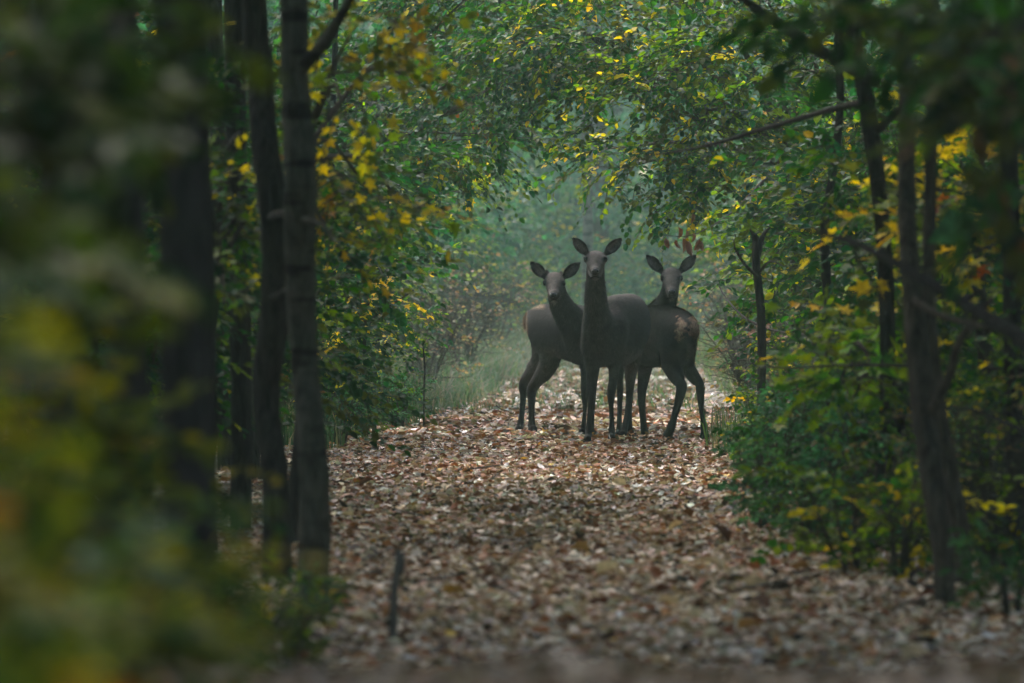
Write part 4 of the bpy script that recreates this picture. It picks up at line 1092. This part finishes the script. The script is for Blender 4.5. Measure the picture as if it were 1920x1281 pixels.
def face_col(C, X, Y, cx, ey, ny):
    r = np.hypot((X - cx) / 1.15, (Y - ny))
    C = mixc(C, np.tile(FACE * .9, (len(C), 1)), sm(75, 50, np.hypot((X - cx), (Y - ey) * .75)) * .6 * (Y < ny + 40))
    C = mixc(C, np.tile(FACE * .55, (len(C), 1)), sm(20, 6, np.abs(X - cx)) * sm(ey - 10, ey + 20, Y) * sm(ny + 5, ny - 10, Y) * .6)
    C = mixc(C, np.tile(FACE * 1.25, (len(C), 1)), sm(40, 30, r) * sm(20, 30, r) * (Y < ny + 40) * .7)
    for s in (-1, 1):
        r = np.hypot(X - (cx + s * 52), (Y - ey) * 1.4)
        C = mixc(C, np.tile(DARKC * .6, (len(C), 1)), sm(30, 8, r) * .85)
        C = mixc(C, np.tile(PALE * 1.1, (len(C), 1)), sm(16, 6, np.hypot(X - (cx + s * 40), (Y - ey + 24) * 1.2)) * .4)
    C = mixc(C, np.tile(FACE * 1.6, (len(C), 1)), sm(28, 12, np.hypot(X - cx, (Y - ny - 36) * 1.6)) * .55)
    # dark mouth line
    C = mixc(C, np.tile(DARKC * .5, (len(C), 1)), (np.abs(X - cx) < 26) * sm(5, 2, np.abs(Y - (ny + 27) - .01 * (X - cx) ** 2)) * .8)
    return C


# tallest deer, in the middle, facing the camera
ears_m = [((472, 165), (386, 74), 49.66), ((572, 160), (660, 77), 49.66)]
def shade_m(X, Y, V):
    C = np.tile(BASE, (len(X), 1))
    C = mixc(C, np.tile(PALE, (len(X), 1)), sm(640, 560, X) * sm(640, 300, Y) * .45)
    C = mixc(C, np.tile(DARKC * .8, (len(X), 1)), sm(600, 760, X) * .85 * sm(730, 640, Y) * sm(380, 460, Y))  # flank shade painted in, sets this deer off from the right one
    C = mixc(C, np.tile(PALE * .9, (len(X), 1)), sm(655, 680, X) * sm(660, 720, Y) * sm(930, 820, Y) * .7)  # upper hind leg painted lighter against the shaded flank
    C = legs_dark(C, Y - 90 * (X > 655) - 40); C = face_col(C, X, Y, 513, 195, 262)
    return ears_col(C, X, Y, ears_m)


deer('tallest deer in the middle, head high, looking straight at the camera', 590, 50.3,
     torso=[(705, 505, 51.25, 60, 75), (702, 525, 51.1, 100, 132), (695, 548, 50.85, 117, 163), (668, 578, 50.55, 124, 190), (622, 585, 50.3, 116, 192), (580, 595, 50.14, 106, 182), (560, 600, 50.06, 85, 150)],
     neck=[(548, 715, 50.08, 84, 80), (542, 650, 50.03, 102, 112), (536, 590, 49.98, 100, 118), (530, 535, 49.92, 88, 105), (520, 470, 49.84, 70, 84), (514, 400, 49.78, 60, 66), (513, 330, 49.74, 53, 54), (514, 250, 49.72, 50, 50), (515, 205, 49.70, 46, 44)],
     head=[(515, 186, 49.76, 44, 36), (515, 190, 49.68, 56, 44), (515, 202, 49.60, 56, 46), (514, 226, 49.52, 46, 42), (513, 246, 49.44, 31, 32), (512, 258, 49.37, 25, 25), (512, 262, 49.34, 21, 19)],
     jaw=[(514, 236, 49.68, 48, 40), (513, 262, 49.56, 42, 34), (512, 284, 49.45, 31, 20), (512, 290, 49.40, 25, 15)],
     legs=[[(500, 720, 50.0, 50, 62), (498, 790, 50.0, 38, 46), (494, 850, 50.0, 29, 32), (489, 925, 49.98, 24), (486, 1000, 50.0, 16), (480, 1080, 50.02, 15), (478, 1130, 50.02, 20), (474, 1165, 49.98, 18), (470, 1190, 49.95, 23)],
           [(620, 690, 50.2, 50, 62), (616, 770, 50.2, 34, 44), (611, 850, 50.2, 25, 30), (600, 925, 50.17, 23), (600, 1000, 50.2, 14), (603, 1080, 50.2, 14), (603, 1125, 50.2, 18), (602, 1155, 50.18, 17), (603, 1180, 50.15, 22)],
           [(712, 620, 51.0, 70, 130), (712, 720, 50.95, 52, 90), (705, 800, 51.05, 34, 52), (702, 880, 51.2, 24, 30), (696, 960, 51.2, 18, 20), (686, 1050, 51.15, 16), (674, 1110, 51.12, 19), (668, 1145, 51.08, 18), (662, 1180, 51.05, 23)],
           [(650, 640, 51.1, 60, 120), (645, 740, 51.1, 36, 70), (644, 830, 51.2, 22, 40), (648, 900, 51.35, 19, 26), (647, 980, 51.35, 15), (644, 1080, 51.3, 14), (641, 1130, 51.3, 17), (640, 1165, 51.25, 20)]],
     ears=ears_m, eyes=[(462, 194, 49.575), (568, 194, 49.575)], nose=(512, 260, 49.345), shade=shade_m,
     side=(.97, .24, 0), fwd=(-.2, -1, 0),
     extra=[[(602, 500, 50.2, 80, 90), (614, 590, 50.06, 80, 110), (612, 680, 50.1, 58, 70)], [(480, 640, 50.0, 50, 70), (488, 720, 50.0, 52, 66)], [(612, 620, 50.15, 50, 80), (618, 700, 50.2, 50, 66)]])

# left deer with short antler buds
ears_l = [((240, 290), (158, 205), 51.48), ((340, 292), (432, 208), 51.48)]
def shade_l(X, Y, V):
    C = np.tile(BASE, (len(X), 1))
    C = mixc(C, np.tile(DARKC, (len(X), 1)), sm(140, 180, X) * sm(340, 300, X - (Y - 520) * .5) * sm(660, 560, Y) * sm(440, 470, Y) * .85)  # flank shade painted in between neck and middle deer
    C = mixc(C, np.tile(PALE, (len(X), 1)), sm(640, 700, Y) * sm(900, 780, Y) * sm(330, 280, X) * .5)
    C = mixc(C, np.tile(BUFF * .8, (len(X), 1)), sm(250, 225, X) * sm(470, 448, Y) * (X > 140) * (Y > 420) * .8)
    C = mixc(C, np.tile(BUFF * .9, (len(X), 1)), sm(152, 140, X) * (Y > 460) * (Y < 600) * .8)
    C = mixc(C, np.tile(PALE, (len(X), 1)), sm(470, 340, Y) * .4)
    C = legs_dark(C, Y - 60); C = face_col(C, X, Y, 288, 325, 390)
    return ears_col(C, X, Y, ears_l)


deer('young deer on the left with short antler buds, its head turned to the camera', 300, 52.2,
     torso=[(182, 508, 52.97, 44, 56), (212, 545, 52.82, 74, 106), (250, 568, 52.62, 98, 130), (320, 582, 52.32, 106, 143), (400, 598, 52.02, 108, 158), (455, 615, 51.82, 96, 158), (488, 640, 51.66, 68, 105)],
     neck=[(440, 610, 51.82, 104, 120), (395, 545, 51.72, 88, 104), (345, 475, 51.62, 72, 80), (316, 420, 51.55, 62, 62), (303, 370, 51.52, 52, 50), (296, 320, 51.52, 44, 42)],
     head=[(291, 300, 51.58, 40, 34), (290, 305, 51.50, 51, 42), (290, 322, 51.42, 53, 44), (288, 350, 51.33, 42, 40), (285, 374, 51.25, 31, 31), (283, 388, 51.18, 26, 24), (283, 392, 51.15, 22, 19)],
     jaw=[(292, 355, 51.50, 43, 36), (289, 382, 51.38, 36, 28), (285, 404, 51.26, 27, 18), (284, 410, 51.22, 21, 13)],
     legs=[[(250, 620, 52.65, 78, 120), (272, 710, 52.55, 62, 100), (245, 790, 52.62, 46, 66), (200, 850, 52.78, 33, 42), (168, 905, 52.87, 29, 34), (165, 980, 52.82, 20), (165, 1060, 52.8, 17), (167, 1110, 52.78, 21), (170, 1135, 52.74, 20), (174, 1155, 52.7, 25)],
           [(225, 620, 52.85, 70, 110), (215, 720, 52.8, 46, 80), (170, 800, 52.95, 34, 50), (122, 872, 53.12, 26, 34), (120, 945, 53.1, 18), (113, 1030, 53.08, 15), (104, 1100, 53.05, 19), (101, 1130, 53.0, 18), (98, 1150, 52.98, 24)],
           [(455, 700, 51.8, 44, 60), (454, 780, 51.8, 26, 36), (452, 850, 51.8, 18, 24), (452, 925, 51.78, 18), (456, 1010, 51.8, 12), (450, 1090, 51.8, 13), (445, 1130, 51.8, 16), (440, 1160, 51.76, 20)],
           [(520, 700, 51.95, 40, 60), (512, 790, 51.95, 26, 34), (505, 860, 51.95, 20, 24), (500, 930, 51.93, 18), (498, 1020, 51.95, 13), (494, 1100, 51.95, 14), (490, 1160, 51.9, 19)]],
     ears=ears_l, eyes=[(240, 324, 51.40), (339, 324, 51.40)], nose=(283, 390, 51.145), shade=shade_l,
     tail=[(158, 478, 53.0, 14, 12), (138, 505, 53.04, 15, 12), (129, 545, 53.04, 13, 11), (131, 582, 53.02, 7, 7)],
     nubs=[(260, 292, 249, 258, 51.50), (318, 294, 328, 264, 51.50)], side=(.95, .3, 0), fwd=(.25, -1, 0),
     extra=[[(400, 660, 51.8, 60, 90), (430, 710, 51.75, 45, 60)]], relax=(400, 800, 150))

# right deer seen from behind, looking back
ears_r = [((877, 262), (790, 168), 51.80), ((980, 258), (1064, 166), 51.80)]
def shade_r(X, Y, V):
    C = np.tile(BASE, (len(X), 1))
    body = (Y > 430) * (Y < 760)
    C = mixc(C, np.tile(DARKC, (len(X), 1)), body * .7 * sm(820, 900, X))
    C = mixc(C, np.tile(PALE * .85, (len(X), 1)), sm(880, 820, X) * sm(560, 640, Y) * sm(960, 860, Y) * .7)  # shoulder painted lighter to stand out from the middle deer's flank shade
    C = mixc(C, np.tile(PALE * 1.2, (len(X), 1)), sm(760, 785, Y) * sm(850, 800, Y) * sm(870, 840, X) * .3)
    wob = 9 * np.sin(Y * .16 + X * .05) + 6 * np.sin(Y * .33 + X * .21)
    front = (V[:, 1] < 51.75)
    for (cx, cy_, rx, ry, k) in ((983, 545, 26, 22, 1), (972, 585, 22, 30, 1), (962, 618, 12, 26, .8), (1048, 560, 16, 34, .9), (1030, 590, 12, 16, .6), (970, 512, 12, 8, .7), (1075, 590, 14, 50, .8), (1050, 515, 30, 10, .5)):
        r = np.hypot((X + wob - cx) / rx, (Y + wob * .7 - cy_) / ry)
        C = mixc(C, np.tile(BUFF, (len(X), 1)), sm(1.45, .6, r) * k * front)
    C = mixc(C, np.tile(BUFF * .55, (len(X), 1)), sm(1045, 1075, X) * body * .7)
    C = mixc(C, np.tile(PALE * 1.6, (len(X), 1)), sm(1005, 1020, X) * sm(640, 670, Y) * sm(760, 720, Y) * .6)
    C = mixc(C, np.tile(PALE, (len(X), 1)), sm(430, 330, Y) * .4)
    C = legs_dark(C, Y - 30); C = face_col(C, X, Y, 930, 298, 376)
    return ears_col(C, X, Y, ears_r)


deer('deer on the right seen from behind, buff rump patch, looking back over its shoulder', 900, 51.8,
     torso=[(1030, 582, 51.12, 52, 70), (1005, 585, 51.2, 80, 102), (955, 592, 51.42, 106, 138), (885, 606, 51.75, 118, 162), (820, 618, 52.05, 112, 168), (775, 630, 52.28, 90, 150), (745, 640, 52.4, 58, 95)],
     neck=[(815, 580, 52.25, 88, 110), (850, 510, 52.2, 76, 84), (892, 445, 52.08, 60, 62), (914, 390, 51.98, 51, 52), (925, 330, 51.9, 46, 44), (928, 290, 51.86, 43, 40)],
     head=[(929, 274, 51.90, 42, 34), (929, 280, 51.82, 54, 42), (929, 296, 51.74, 54, 45), (930, 326, 51.64, 43, 40), (931, 352, 51.56, 32, 31), (931, 370, 51.50, 26, 24), (931, 375, 51.47, 22, 19)],
     jaw=[(929, 330, 51.80, 42, 36), (930, 360, 51.68, 36, 28), (931, 390, 51.56, 26, 18), (931, 398, 51.52, 21, 13)],
     legs=[[(940, 640, 51.45, 82, 120), (932, 740, 51.4, 70, 100), (948, 810, 51.35, 48, 66), (975, 865, 51.25, 31, 40), (984, 895, 51.2, 30, 36), (966, 975, 51.26, 22), (942, 1060, 51.3, 19), (926, 1110, 51.32, 23), (916, 1140, 51.34, 22), (905, 1170, 51.36, 27)],
           [(1010, 660, 51.35, 62, 90), (1008, 760, 51.4, 44, 66), (1040, 820, 51.35, 34, 48), (1078, 865, 51.25, 24, 34), (1086, 900, 51.23, 25, 32), (1090, 980, 51.28, 17), (1100, 1060, 51.3, 15), (1106, 1105, 51.32, 20), (1107, 1130, 51.34, 19), (1108, 1150, 51.36, 26)],
           [(790, 690, 52.2, 62, 80), (785, 780, 52.2, 42, 52), (774, 860, 52.2, 31, 36), (766, 930, 52.2, 24), (769, 1010, 52.2, 19), (775, 1080, 52.22, 18), (781, 1130, 52.22, 20), (785, 1165, 52.24, 23)],
           [(715, 700, 52.3, 50, 80), (712, 790, 52.3, 34, 42), (706, 870, 52.3, 22, 28), (702, 930, 52.3, 19), (700, 1010, 52.3, 14), (701, 1090, 52.32, 14), (704, 1130, 52.32, 17), (706, 1165, 52.34, 20)]],
     ears=ears_r, eyes=[(880, 297, 51.71), (979, 297, 51.71)], nose=(931, 373, 51.465), shade=shade_r,
     tail=[(1062, 520, 51.12, 16, 14), (1078, 555, 51.08, 18, 12), (1080, 600, 51.06, 15, 10), (1062, 636, 51.06, 8, 7)], side=(.93, .36, 0), fwd=(-.35, 1, 0))

# leaves pushed up round the hooves
mb = MB()
for X, d in ((470, 49.95), (603, 50.15), (662, 51.05), (640, 51.25), (174, 52.7), (98, 52.98), (440, 51.76), (490, 51.9), (905, 51.36), (1108, 51.36), (785, 52.24), (706, 52.34)):
    c = ZP(X, 0, d); n = 60
    a = RNG.random(n) * 6.28; r = .03 + .15 * RNG.random(n) ** .8
    x, y = c[0] + np.cos(a) * r, c[1] + np.sin(a) * r * 1.5
    z = gz(x, y) + .012 + .028 * RNG.random(n) * (1 - r / .2)
    a2 = RNG.random(n) * 6.28; p_ = RNG.normal(.2, .35, n)
    add_leaves(mb, OVATE, np.stack([x, y, z], -1), np.stack([np.cos(a2) * np.cos(p_), np.sin(a2) * np.cos(p_), np.sin(p_)], -1), unit(np.array([0, 0, 1.0]) + RNG.normal(0, .5, (n, 3))),
               .05 * (.5 + .8 * RNG.random(n)), .5 + .4 * RNG.random(n), palette(RNG, n, *LIT, jit=.3) * .85, curl=RNG.random(n) * 4 - 1)
tag(link('leaf_drift', mb.mesh('leaf_drift', M_LITTER, False)), 'small drifts of brown leaves pushed up round the hooves of the deer', 'leaf litter', kind='stuff')

# ------------------------------------------------------------------ haze in the air
m, nt, out = new_mat('haze')
pv = nt.nodes.new('ShaderNodeVolumePrincipled'); pv.inputs['Density'].default_value = HAZE_DENSITY
pv.inputs['Color'].default_value = HAZE_COLOR; pv.inputs['Anisotropy'].default_value = .25
nt.links.new(pv.outputs[0], out.inputs['Volume'])
x0, x1, y0, y1, z0, z1 = -125, 125, -32, 235, -1.6, 16
mb = MB(); V = [(x, y, z) for z in (z0, z1) for y in (y0, y1) for x in (x0, x1)]
mb.add(V, [[0, 2, 3, 1], [4, 5, 7, 6], [0, 1, 5, 4], [2, 6, 7, 3], [0, 4, 6, 2], [1, 3, 7, 5]])
tag(link('haze', mb.mesh('haze', m, False)), kind='stuff')
